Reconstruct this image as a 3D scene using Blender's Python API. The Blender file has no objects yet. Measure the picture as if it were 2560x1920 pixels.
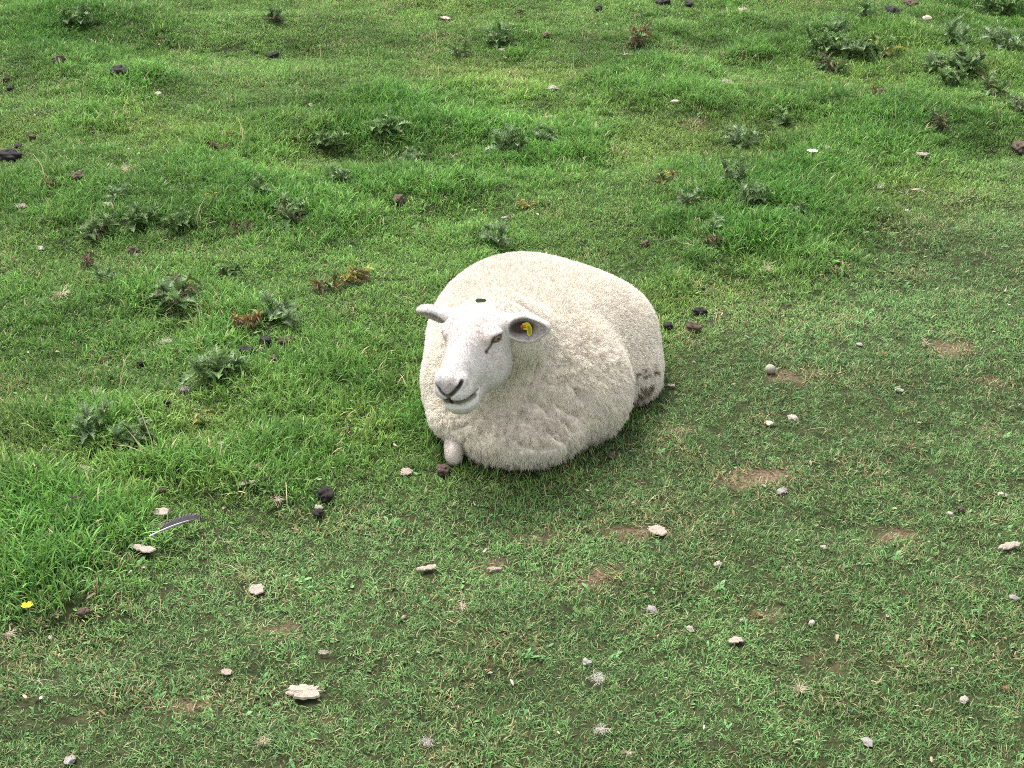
import bpy, math, random
import numpy as np
from mathutils import Vector, Matrix

rng = np.random.default_rng(7)
random.seed(7)
scene = bpy.context.scene
COL = scene.collection

# ------------------------------------------------------------------ camera, sky, sun, exposure
CAM_H, PITCH, FPX = 2.1, math.radians(27.0), 4060.0
cam_d = bpy.data.cameras.new("camera")
cam = bpy.data.objects.new("camera", cam_d)
COL.objects.link(cam)
cam.location = (0, 0, CAM_H)
cam.rotation_euler = (math.radians(90) - PITCH, 0, 0)
cam_d.sensor_width = 36.0
cam_d.lens = FPX / 2560.0 * 36.0
cam_d.clip_end = 2000
scene.camera = cam

SUN_EL, SUN_AZ = math.radians(62), math.radians(-35)   # azimuth from +y towards +x
world = bpy.data.worlds.new("World")
scene.world = world
world.use_nodes = True
wn = world.node_tree
sky = wn.nodes.new("ShaderNodeTexSky")
sky.sky_type = 'NISHITA'
sky.sun_disc = False
sky.sun_elevation = SUN_EL
sky.sun_rotation = SUN_AZ
sky.dust_density = 4.0
sky.ozone_density = 0.6
hsv = wn.nodes.new("ShaderNodeHueSaturation")
hsv.inputs['Saturation'].default_value = 0.22
wn.links.new(sky.outputs[0], hsv.inputs['Color'])
bg = wn.nodes["Background"]
bg.inputs['Strength'].default_value = 0.13
wn.links.new(hsv.outputs[0], bg.inputs['Color'])

sun_d = bpy.data.lights.new("sun", 'SUN')
sun_d.energy = 1.5
sun_d.angle = math.radians(28)
sun_d.color = (1.0, 0.965, 0.91)
sun = bpy.data.objects.new("sun", sun_d)
COL.objects.link(sun)
sd = Vector((math.sin(SUN_AZ) * math.cos(SUN_EL), math.cos(SUN_AZ) * math.cos(SUN_EL), math.sin(SUN_EL)))
sun.rotation_euler = sd.to_track_quat('Z', 'Y').to_euler()
sun.location = (0, 5, 8)

scene.view_settings.view_transform = 'Standard'
scene.view_settings.look = 'None'
scene.view_settings.exposure = 1.6
scene.view_settings.gamma = 1.0
scene.render.engine = 'CYCLES'
scene.cycles.max_bounces = 6
scene.cycles.diffuse_bounces = 4
scene.cycles.transmission_bounces = 4
scene.cycles.use_denoising = False
scene.cycles.filter_width = 1.0

# ------------------------------------------------------------------ small maths
FWD = np.array([0, math.cos(PITCH), -math.sin(PITCH)])
RGT = np.array([1.0, 0, 0])
UPV = np.array([0, math.sin(PITCH), math.cos(PITCH)])
CPOS = np.array([0, 0, CAM_H])

def to_px(X):
    d = np.asarray(X) - CPOS
    z = d @ FWD
    return 1280 + FPX * (d @ RGT) / z, 960 - FPX * (d @ UPV) / z

def ray(u, v):
    d = FWD + (u - 1280) / FPX * RGT + (960 - v) / FPX * UPV
    return d / np.linalg.norm(d)

def hash2(ix, iy, s):
    h = (ix.astype(np.int64) * 374761393 + iy.astype(np.int64) * 668265263 + s * 1442695041) & 0xffffffff
    h = ((h ^ (h >> 13)) * 1274126177) & 0xffffffff
    h = (h ^ (h >> 16)) & 0xffffffff
    return h / 4294967295.0

def vnoise2(x, y, s=0):
    x = np.asarray(x, float); y = np.asarray(y, float)
    ix = np.floor(x); iy = np.floor(y)
    fx = x - ix; fy = y - iy
    fx = fx * fx * (3 - 2 * fx); fy = fy * fy * (3 - 2 * fy)
    a = hash2(ix, iy, s); b = hash2(ix + 1, iy, s); c = hash2(ix, iy + 1, s); d = hash2(ix + 1, iy + 1, s)
    return (a * (1 - fx) + b * fx) * (1 - fy) + (c * (1 - fx) + d * fx) * fy

def fbm2(x, y, s=0, o=3):
    r = 0; a = 0.5; t = 0
    for i in range(o):
        r = r + a * vnoise2(x * 2 ** i, y * 2 ** i, s + i * 17); t += a; a *= 0.5
    return r / t

def vnoise3(P, s=0):
    I = np.floor(P); Fr = P - I
    Fr = Fr * Fr * (3 - 2 * Fr)
    I = I.astype(np.int64); out = 0
    for dx in (0, 1):
        for dy in (0, 1):
            for dz in (0, 1):
                h = hash2(I[:, 0] + dx + 8191 * (I[:, 2] + dz), I[:, 1] + dy, s)
                w = (Fr[:, 0] if dx else 1 - Fr[:, 0]) * (Fr[:, 1] if dy else 1 - Fr[:, 1]) * (Fr[:, 2] if dz else 1 - Fr[:, 2])
                out = out + h * w
    return out

def smooth(a, b, x):
    t = np.clip((x - a) / (b - a), 0, 1)
    return t * t * (3 - 2 * t)

# ------------------------------------------------------------------ materials
def mat_new(name):
    m = bpy.data.materials.new(name)
    m.use_nodes = True
    nt = m.node_tree
    for n in list(nt.nodes):
        nt.nodes.remove(n)
    out = nt.nodes.new("ShaderNodeOutputMaterial")
    return m, nt, out

def N(nt, t, **k):
    n = nt.nodes.new(t)
    for a, b in k.items():
        setattr(n, a, b)
    return n

def rough_mat(name, c1, c2, scale=60.0, rough=0.85, bump=0.4, detail=6.0, c3=None, dist=0.003):
    """mottled matt surface: two or three colours mixed by noise, with noise relief"""
    m, nt, out = mat_new(name)
    tc = N(nt, "ShaderNodeTexCoord")
    oi = N(nt, "ShaderNodeObjectInfo")
    ad = N(nt, "ShaderNodeVectorMath", operation='ADD')
    nt.links.new(tc.outputs['Object'], ad.inputs[0]); nt.links.new(oi.outputs['Random'], ad.inputs[1])
    no = N(nt, "ShaderNodeTexNoise"); no.inputs['Scale'].default_value = scale; no.inputs['Detail'].default_value = detail
    nt.links.new(ad.outputs[0], no.inputs['Vector'])
    cr = N(nt, "ShaderNodeValToRGB")
    cr.color_ramp.elements[0].position = 0.35; cr.color_ramp.elements[0].color = (*c1, 1)
    cr.color_ramp.elements[1].position = 0.65; cr.color_ramp.elements[1].color = (*c2, 1)
    if c3:
        e = cr.color_ramp.elements.new(0.8); e.color = (*c3, 1)
    nt.links.new(no.outputs[0], cr.inputs[0])
    b = N(nt, "ShaderNodeBsdfPrincipled")
    b.inputs['Roughness'].default_value = rough
    b.inputs['Specular IOR Level'].default_value = 0.25
    bp = N(nt, "ShaderNodeBump"); bp.inputs['Strength'].default_value = bump; bp.inputs['Distance'].default_value = dist
    nt.links.new(no.outputs[0], bp.inputs['Height'])
    nt.links.new(cr.outputs[0], b.inputs['Base Color']); nt.links.new(bp.outputs[0], b.inputs['Normal'])
    nt.links.new(b.outputs[0], out.inputs[0])
    return m

def leaf_mat(name, c_lo, c_hi, c_vein, trans=0.25, rough=0.6):
    """leaf blade: colour varies along and across the leaf, a paler midrib, some light passing through"""
    m, nt, out = mat_new(name)
    at = N(nt, "ShaderNodeAttribute", attribute_name="lf")     # x: along, y: across 0..1, z: random
    sp = N(nt, "ShaderNodeSeparateXYZ"); nt.links.new(at.outputs['Vector'], sp.inputs[0])
    oi = N(nt, "ShaderNodeObjectInfo")
    tc = N(nt, "ShaderNodeTexCoord")
    no = N(nt, "ShaderNodeTexNoise"); no.inputs['Scale'].default_value = 70; no.inputs['Detail'].default_value = 4
    nt.links.new(tc.outputs['Object'], no.inputs['Vector'])
    a1 = N(nt, "ShaderNodeMath", operation='MULTIPLY_ADD'); nt.links.new(oi.outputs['Random'], a1.inputs[0]); a1.inputs[1].default_value = 0.5
    nt.links.new(no.outputs[0], a1.inputs[2])
    a2 = N(nt, "ShaderNodeMath", operation='SUBTRACT'); nt.links.new(a1.outputs[0], a2.inputs[0]); a2.inputs[1].default_value = 0.22
    a2.use_clamp = True
    mx = N(nt, "ShaderNodeMix", data_type='RGBA'); nt.links.new(a2.outputs[0], mx.inputs[0])
    mx.inputs[6].default_value = (*c_lo, 1); mx.inputs[7].default_value = (*c_hi, 1)
    mr = N(nt, "ShaderNodeMapRange"); mr.inputs[1].default_value = 0.22; mr.inputs[2].default_value = 0.02
    nt.links.new(sp.outputs[1], mr.inputs[0])
    mv = N(nt, "ShaderNodeMix", data_type='RGBA'); nt.links.new(mr.outputs[0], mv.inputs[0])
    nt.links.new(mx.outputs[2], mv.inputs[6]); mv.inputs[7].default_value = (*c_vein, 1)
    b = N(nt, "ShaderNodeBsdfPrincipled"); b.inputs['Roughness'].default_value = rough
    b.inputs['Specular IOR Level'].default_value = 0.35
    nt.links.new(mv.outputs[2], b.inputs['Base Color'])
    t = N(nt, "ShaderNodeBsdfTranslucent"); nt.links.new(mv.outputs[2], t.inputs['Color'])
    ms = N(nt, "ShaderNodeMixShader"); ms.inputs[0].default_value = trans
    nt.links.new(b.outputs[0], ms.inputs[1]); nt.links.new(t.outputs[0], ms.inputs[2])
    nt.links.new(ms.outputs[0], out.inputs[0])
    return m

# ------------------------------------------------------------------ object helpers
def tag(o, label=None, cat=None, group=None, kind=None):
    if label: o["label"] = label
    if cat: o["category"] = cat
    if group: o["group"] = group
    if kind: o["kind"] = kind
    return o

def mesh_np(name, V, Fq, mat=None, smooth_sh=True, attrs=None):
    """mesh from numpy verts and a list / array of faces (tris or quads), with point attributes"""
    me = bpy.data.meshes.new(name)
    V = np.asarray(V, np.float32)
    if isinstance(Fq, np.ndarray):
        k = Fq.shape[1]; nf = len(Fq)
        me.vertices.add(len(V)); me.vertices.foreach_set("co", V.ravel())
        me.loops.add(nf * k); me.loops.foreach_set("vertex_index", Fq.astype(np.int32).ravel())
        me.polygons.add(nf)
        me.polygons.foreach_set("loop_start", np.arange(0, nf * k, k, dtype=np.int32))
        me.update(calc_edges=True)
    else:
        me.from_pydata([tuple(v) for v in V], [], [tuple(int(i) for i in f) for f in Fq])
    if smooth_sh:
        me.polygons.foreach_set("use_smooth", np.ones(len(me.polygons), bool))
    for nm, (typ, arr) in (attrs or {}).items():
        a = me.attributes.new(nm, typ, 'POINT')
        arr = np.asarray(arr, np.float32)
        a.data.foreach_set("value" if typ == 'FLOAT' else ("color" if typ == 'FLOAT_COLOR' else "vector"), arr.ravel())
    if mat: me.materials.append(mat)
    me.update()
    return me

def link(name, data, parent=None, loc=None):
    o = bpy.data.objects.new(name, data)
    COL.objects.link(o)
    if parent is not None: o.parent = parent
    if loc is not None: o.location = loc
    return o

# ------------------------------------------------------------------ the lie of the land
LUSH = [(150, 95, 240, 95, 1.0), (330, 70, 120, 60, .6), (1030, 300, 230, 70, .9), (720, 330, 180, 60, .6),
        (1320, 350, 170, 60, .75), (1000, 455, 190, 45, .8), (1130, 250, 200, 50, .45), (640, 520, 330, 90, .85),
        (300, 545, 260, 70, .8), (80, 520, 140, 90, .6), (850, 475, 200, 60, .7), (440, 740, 180, 80, .5),
        (120, 800, 200, 110, .45), (560, 950, 200, 80, .45), (860, 960, 200, 120, .8), (1010, 1060, 110, 110, .95),
        (260, 1090, 260, 100, .8), (500, 1210, 350, 90, .85), (150, 1310, 300, 160, .95), (720, 1160, 250, 90, .8),
        (900, 1180, 130, 60, .6), (100, 1480, 210, 120, .9), (1950, 490, 260, 110, 1.0), (1900, 625, 230, 70, 1.0),
        (2150, 560, 110, 80, .6), (1750, 570, 130, 90, .5), (2000, 300, 250, 60, .7), (2250, 340, 200, 80, .7),
        (2400, 160, 260, 120, .6), (2130, 140, 200, 100, .5), (1640, 720, 90, 80, .4), (1230, 600, 130, 40, .4),
        (600, 800, 200, 70, .4), (2500, 40, 200, 60, .5), (1595, 100, 90, 40, .35), (1255, 110, 90, 40, .4)]
EDGE = np.array([(-3000, 2900), (-100, 1660), (300, 1500), (650, 1345), (1000, 1225), (1250, 1190), (1450, 1150), (1600, 1010),
                 (1680, 860), (1900, 735), (2150, 670), (2330, 540), (2660, 420), (6000, -900)], float)
BARE = [(1882, 1195, 95, 38, 1.0), (2372, 873, 60, 26, 1.0), (1965, 940, 70, 28, .8), (1708, 1073, 60, 25, .6),
        (2470, 950, 60, 25, .6), (1245, 1420, 80, 25, .5), (690, 1605, 120, 38, .6), (470, 1790, 110, 35, .6),
        (560, 1770, 70, 30, .4), (2060, 1670, 110, 40, .5), (1560, 1330, 130, 40, .6), (1380, 1350, 90, 30, .4),
        (820, 1810, 90, 30, .5), (2230, 1340, 70, 28, .6), (1900, 1570, 60, 25, .6), (2480, 1080, 70, 30, .4),
        (1500, 1450, 140, 40, .5), (270, 1840, 90, 30, .4), (1750, 320, 60, 20, .5), (1120, 1400, 70, 22, .3)]

def blobs(u, v, L):
    r = np.zeros_like(u)
    for (a, b, ru, rv, w) in L:
        r = np.maximum(r, w * np.exp(-(((u - a) / ru) ** 2 + ((v - b) / rv) ** 2) * 1.1))
    return r

def zones(x, y):
    P = np.stack([x, y, np.zeros_like(x)], -1)
    u, v = to_px(P)
    ok = y > 0.6
    u = np.where(ok, u, 1280); v = np.where(ok, v, 4000)
    wob = (fbm2(x * 3.1, y * 3.1, 5, 3) - .5)
    uw = u + 160 * wob; vw = v + 90 * (fbm2(x * 3.7 + 9, y * 3.7, 11, 3) - .5)
    lush = blobs(uw, vw, LUSH)
    ev = np.interp(uw, EDGE[:, 0], EDGE[:, 1])
    tramp = smooth(-130, 130, vw - ev)
    lush = lush * (1 - .9 * tramp)
    bare = blobs(u + 50 * wob, v + 40 * (fbm2(x * 9, y * 9, 31, 2) - .5), BARE)
    # uneven lushness everywhere else
    n = fbm2(x * 1.7 + 3, y * 1.7 + 8, 21, 3)
    lush = np.clip(lush + (1 - tramp) * .55 * smooth(.5, .75, n) * (1 - lush), 0, 1)
    return lush, tramp, bare

SHEEP_C = (0.07, 4.03)

def gz(x, y):
    x = np.asarray(x, float); y = np.asarray(y, float)
    lush, tramp, bare = zones(x, y)
    z = .10 * (fbm2(x * .5 + 2, y * .5, 41, 2) - .5) + .05 * (fbm2(x * 1.6, y * 1.6, 43, 2) - .5)
    z = z + .030 * (fbm2(x * 6, y * 6, 47, 2) - .5) + .070 * lush - .012 * bare
    z = z + .085 * (fbm2(x * .7 + 3, y * 2.1, 57, 2) - .5) * np.maximum(smooth(4.4, 5.6, y), .6 * smooth(-.4, -1.0, x)) * (1 - .7 * tramp)
    d = np.hypot((x - SHEEP_C[0]) / .8, (y - SHEEP_C[1]) / .95)
    return z * smooth(.55, 1.15, d)

def ground_at(u, v):
    """the point of the ground met by the sight line through a photo pixel"""
    d = ray(u, v); t = -CAM_H / d[2]
    for _ in range(12):
        p = CPOS + t * d
        z = float(gz(p[0], p[1]))
        t += (z - p[2]) / d[2] * .8
    p = CPOS + t * d
    return np.array([p[0], p[1], float(gz(p[0], p[1]))]), t

def axis_coords(lo, hi, step, far):
    a = list(np.arange(lo, hi + 1e-6, step)); s = step
    while a[-1] < far: s *= 1.45; a.append(a[-1] + s)
    s = step
    while a[0] > -far: s *= 1.45; a.insert(0, a[0] - s)
    return np.array(a)

gx = axis_coords(-4.6, 4.6, .035, 400); gy = axis_coords(1.2, 11.5, .035, 400)
GX, GY = np.meshgrid(gx, gy)
GZ = gz(GX.ravel(), GY.ravel())
GV = np.stack([GX.ravel(), GY.ravel(), GZ], 1)
nx, ny = len(gx), len(gy)
ii = (np.arange(ny - 1)[:, None] * nx + np.arange(nx - 1)[None]).ravel()
GF = np.stack([ii, ii + 1, ii + nx + 1, ii + nx], 1)
gl, gt, gb = zones(GV[:, 0], GV[:, 1])

m, nt, out = mat_new("soil_and_thatch")
tc = N(nt, "ShaderNodeTexCoord")
n1 = N(nt, "ShaderNodeTexNoise"); n1.inputs['Scale'].default_value = 34; n1.inputs['Detail'].default_value = 8
n2 = N(nt, "ShaderNodeTexNoise"); n2.inputs['Scale'].default_value = 130; n2.inputs['Detail'].default_value = 5
for n in (n1, n2): nt.links.new(tc.outputs['Object'], n.inputs['Vector'])
r1 = N(nt, "ShaderNodeValToRGB")
r1.color_ramp.elements[0].position = .3; r1.color_ramp.elements[0].color = (.012, .020, .006, 1)
r1.color_ramp.elements[1].position = .7; r1.color_ramp.elements[1].color = (.042, .050, .018, 1)
r2 = N(nt, "ShaderNodeValToRGB")
r2.color_ramp.elements[0].position = .3; r2.color_ramp.elements[0].color = (.050, .034, .020, 1)
r2.color_ramp.elements[1].position = .72; r2.color_ramp.elements[1].color = (.19, .135, .088, 1)
nt.links.new(n1.outputs[0], r1.inputs[0]); nt.links.new(n2.outputs[0], r2.inputs[0])
ab = N(nt, "ShaderNodeAttribute", attribute_name="bare")
mx = N(nt, "ShaderNodeMix", data_type='RGBA')
nt.links.new(ab.outputs['Fac'], mx.inputs[0]); nt.links.new(r1.outputs[0], mx.inputs[6]); nt.links.new(r2.outputs[0], mx.inputs[7])
# far away the blades merge into plain turf colour
geo = N(nt, "ShaderNodeNewGeometry")
ln = N(nt, "ShaderNodeVectorMath", operation='DISTANCE'); ln.inputs[1].default_value = (0, 5, 0)
nt.links.new(geo.outputs['Position'], ln.inputs[0])
mr = N(nt, "ShaderNodeMapRange"); mr.inputs[1].default_value = 5.2; mr.inputs[2].default_value = 7.5
nt.links.new(ln.outputs['Value'], mr.inputs[0])
r3 = N(nt, "ShaderNodeValToRGB")
r3.color_ramp.elements[0].position = .3; r3.color_ramp.elements[0].color = (.045, .10, .016, 1)
r3.color_ramp.elements[1].position = .7; r3.color_ramp.elements[1].color = (.11, .18, .04, 1)
nt.links.new(n1.outputs[0], r3.inputs[0])
mx2 = N(nt, "ShaderNodeMix", data_type='RGBA')
nt.links.new(mr.outputs[0], mx2.inputs[0]); nt.links.new(mx.outputs[2], mx2.inputs[6]); nt.links.new(r3.outputs[0], mx2.inputs[7])
b = N(nt, "ShaderNodeBsdfPrincipled"); b.inputs['Roughness'].default_value = .95; b.inputs['Specular IOR Level'].default_value = .15
bp = N(nt, "ShaderNodeBump"); bp.inputs['Strength'].default_value = .8; bp.inputs['Distance'].default_value = .01
nt.links.new(n2.outputs[0], bp.inputs['Height']); nt.links.new(bp.outputs[0], b.inputs['Normal'])
nt.links.new(mx2.outputs[2], b.inputs['Base Color']); nt.links.new(b.outputs[0], out.inputs[0])
ground = link("ground", mesh_np("ground", GV, GF, m, True, {"bare": ('FLOAT', np.clip(smooth(.25, .75, gb + .9 * (fbm2(GV[:, 0] * 22, GV[:, 1] * 22, 91, 3) - .5)) + .06 * gt, 0, 1))}))
tag(ground, "green grazed hillside pasture under the sheep", "ground", kind="structure")

# ------------------------------------------------------------------ the sheep, grown as smooth solids
def ell(P, c, s, R=None):
    q = P - np.asarray(c)
    if R is not None: q = q @ R
    s = np.asarray(s, float)
    k0 = np.sqrt(((q / s) ** 2).sum(1)); k1 = np.sqrt(((q / (s * s)) ** 2).sum(1)) + 1e-9
    return k0 * (k0 - 1) / k1

def cone(P, a, b, ra, rb):
    a = np.asarray(a, float); b = np.asarray(b, float)
    ab = b - a; t = np.clip(((P - a) @ ab) / (ab @ ab), 0, 1)
    return np.linalg.norm(P - a - t[:, None] * ab, axis=1) - (ra + (rb - ra) * t)

def smin(a, b, k):
    h = np.clip(.5 + .5 * (b - a) / k, 0, 1)
    return b * (1 - h) + a * h - k * h * (1 - h)

def ssub(a, b, k):       # a without b
    return -smin(-a, b, k)

def rotz(deg):
    c, s = math.cos(math.radians(deg)), math.sin(math.radians(deg))
    return np.array([[c, -s, 0], [s, c, 0], [0, 0, 1.0]])

def frame(ax, face):
    """columns: along, across, facing"""
    ax = np.asarray(ax, float); ax = ax / np.linalg.norm(ax)
    f = np.asarray(face, float); f = f - ax * (f @ ax); f /= np.linalg.norm(f)
    return np.stack([ax, np.cross(f, ax), f], 1)

HO = np.array([-.0963, 3.6026, .3795])
HR = np.array([[-0.401934, 0.887692, -0.224616], [-0.86195, -0.449578, -0.234355], [-0.309017, 0.099412, 0.945847]])
HS = 1.05
def head_local(P): return ((P - HO) @ HR) / HS
def head_world(q): return HO + HS * (np.asarray(q, float) @ HR.T)

EAR_L = frame((-.15, .97, .02), (.78, .25, .10)); EAR_LC = np.array([-.062, .120, .008])
EAR_R = frame((-.10, -.97, .06), (.80, -.1, -.42)); EAR_RC = np.array([-.056, -.122, .022])

def poly_dist(P, L):
    d = np.full(len(P), 9.)
    for a, b in zip(L[:-1], L[1:]):
        d = np.minimum(d, cone(P, a, b, 0, 0))
    return d

def head_base(q):
    d = ell(q, (-.035, 0, .000), (.074, .072, .056))
    d = smin(d, ell(q, (-.022, 0, .020), (.056, .062, .028)), .025)                 # forehead
    d = smin(d, cone(q, (.0, 0, -.016), (.112, 0, -.030), .060, .040), .03)
    d = smin(d, cone(q, (-.01, 0, .020), (.122, 0, -.004), .031, .026), .02)        # bridge
    for s in (1, -1):
        d = smin(d, ell(q, (-.008, s * .055, .029), (.028, .018, .013)), .016)      # brow
        d = smin(d, ell(q, (-.006, s * .043, -.055), (.062, .031, .058)), .028)     # cheek
        d = smin(d, ell(q, (.127, s * .019, -.034), (.026, .025, .023)), .018)      # upper lip
        d = smin(d, ell(q, (.126, s * .026, -.004), (.022, .014, .014)), .010)      # nostril wing
    d = smin(d, ell(q, (.138, 0, -.024), (.016, .020, .020)), .010)
    d = smin(d, cone(q, (-.03, 0, -.074), (.098, 0, -.080), .046, .036), .028)      # jaw
    d = smin(d, ell(q, (.114, 0, -.080), (.034, .036, .023)), .024)                 # chin
    for s in (1, -1):
        d = ssub(d, ell(q, (.034, s * .098, .000), (.036, .030, .030)), .020)        # hollow in front of the eye
    return d

def onto(pts, f, n=8):
    P = np.array(pts, float)
    for _ in range(n):
        P = P - grad(f, P, .001) * f(P)[:, None]
    return P
def grad(f, P, e=.002):
    g = np.stack([f(P + np.eye(3)[i] * e) - f(P - np.eye(3)[i] * e) for i in range(3)], 1)
    return g / (np.linalg.norm(g, axis=1)[:, None] + 1e-12)
def trace(f, u, v):
    d = ray(u, v); t = 3.0
    for _ in range(80):
        t += float(f((CPOS + t * d)[None])[0]) * .8
    return CPOS + t * d
MOUTH, NOSTRIL, TEAR, EYE_C, EYE_R = {}, {}, {}, {}, {}
for s in (1, -1):
    if s > 0:
        mw = np.array([trace(lambda P: head_base(head_local(P)) * HS, u, v) for (u, v) in ((1128, 1000), (1140, 1004), (1156, 1002), (1172, 994), (1185, 984), (1196, 973))])
        MOUTH[s] = head_local(mw); MOUTH[s][0][1] = 0
    else:
        MOUTH[s] = MOUTH[1] * np.array([1, -1, 1])
    NOSTRIL[s] = onto([(.160, s * .002, -.031), (.152, s * .012, -.023), (.145, s * .024, -.012), (.134, s * .038, .003)], head_base)
    EYE_C[s] = onto([(.003, s * .080, .020)], head_base)[0]
    EYE_R[s] = frame((.84, -s * .52, .30), (.52, s * .78, .30))
    TEAR[s] = onto([tuple(EYE_C[s] + EYE_R[s][:, 0] * .011), (.022, s * .066, .013), (.034, s * .056, .008)], head_base)
PHIL = onto([(.160, 0, -.030), (.160, 0, -.044), (.160, 0, -.058)], head_base)
EYES = [EYE_C[s] - EYE_R[s][:, 2] * .0050 for s in (1, -1)]

def head_sdf(q):
    d = head_base(q)
    # mouth, philtrum, nostrils, eyes
    for s in (1, -1):
        d = ssub(d, poly_dist(q, MOUTH[s]) - .0030, .003)
        d = ssub(d, poly_dist(q, NOSTRIL[s]) - .0042, .005)
        d = smin(d, ell(q, EYE_C[s] + EYE_R[s][:, 1] * (.0135 * (1 if EYE_R[s][2, 1] > 0 else -1)), (.016, .0040, .0045), EYE_R[s]), .006)   # upper lid
        d = ssub(d, ell(q, EYE_C[s], (.0145, .0088, .0080), EYE_R[s]), .004)         # eye opening
        d = ssub(d, poly_dist(q, TEAR[s]) - .0026, .005)                             # tear groove
    d = ssub(d, poly_dist(q, PHIL) - .0026, .006)
    # ears
    for R, c, ln in ((EAR_L, EAR_LC, .054), (EAR_R, EAR_RC, .052)):
        s = np.sign(c[1])
        l = (q - c) @ R
        w = 1 - (.42 if s > 0 else .25) * smooth(-.01, .058, l[:, 0])
        l[:, 1] /= w * (1.0 if s > 0 else .9)
        z0 = np.zeros(3)
        e = ell(l, z0, (ln, .040, .021 if s > 0 else .018)) * .8
        e = smin(e, cone(q, (-.06, s * .055, .020), c - R[:, 0] * .028, .020, .021 if s > 0 else .018), .02)
        e = ssub(e, ell(l, (.003, 0, .0135 if s > 0 else .0150), (ln * .91, .034, .0195 if s > 0 else .0165)), .005)
        d = smin(d, e, .010)
    return d

def body_sdf(P):
    d = head_sdf(head_local(P)) * HS
    nb = head_world((-.10, 0, -.02))
    d = smin(d, cone(P, nb, (.03, 3.86, .22), .060, .09), .03)
    d = smin(d, ell(P, (.08, 4.06, .20), (.15, .26, .12)), .06)
    # folded forelegs: the right knee shows under the chest, the left hides in the wool
    d = smin(d, cone(P, (-.140, 3.76, .12), (-.150, 3.676, .052), .032, .023), .03)
    d = smin(d, ell(P, (-.150, 3.664, .034), (.022, .032, .034)), .014)
    d = smin(d, cone(P, (.05, 3.78, .12), (.075, 3.70, .03), .03, .024), .02)
    return d

HQ = dict(barrel=((.055, 4.08, .205), (.275, .40, .222), -9.0))
def fleece_sdf(P):
    d = ell(P, (.022, 4.08, .170), (.250, .365, .190), rotz(-4))
    d = smin(d, ell(P, (.030, 3.88, .160), (.232, .225, .180)), .08)                # chest and shoulders
    d = smin(d, ell(P, (.170, 3.875, .115), (.150, .175, .140)), .06)              # near shoulder
    d = smin(d, ell(P, (-.095, 3.85, .118), (.130, .155, .138)), .06)              # off shoulder
    d = smin(d, ell(P, (.210, 4.19, .132), (.200, .205, .152), rotz(15)), .09)    # haunch
    d = smin(d, ell(P, (.315, 4.075, .060), (.098, .110, .078)), .08)              # hock under the wool
    d = smin(d, ell(P, (.020, 3.715, .075), (.165, .125, .085)), .05)              # brisket
    d = smin(d, cone(P, (.035, 3.86, .22), head_world((-.115, 0, -.045)), .108, .088), .045)  # neck
    d = smin(d, ell(P, (-.125, 3.735, .100), (.085, .075, .055)), .04)
    q = head_local(P)
    roll = ell(q, (-.088, .008, -.050), (.056, .112, .100)) * HS
    d = smin(d, roll, .012)
    d = smin(d, ell(P, (-.02, 3.78, .29), (.11, .10, .09)), .06)                    # top of the neck
    return d

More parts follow.
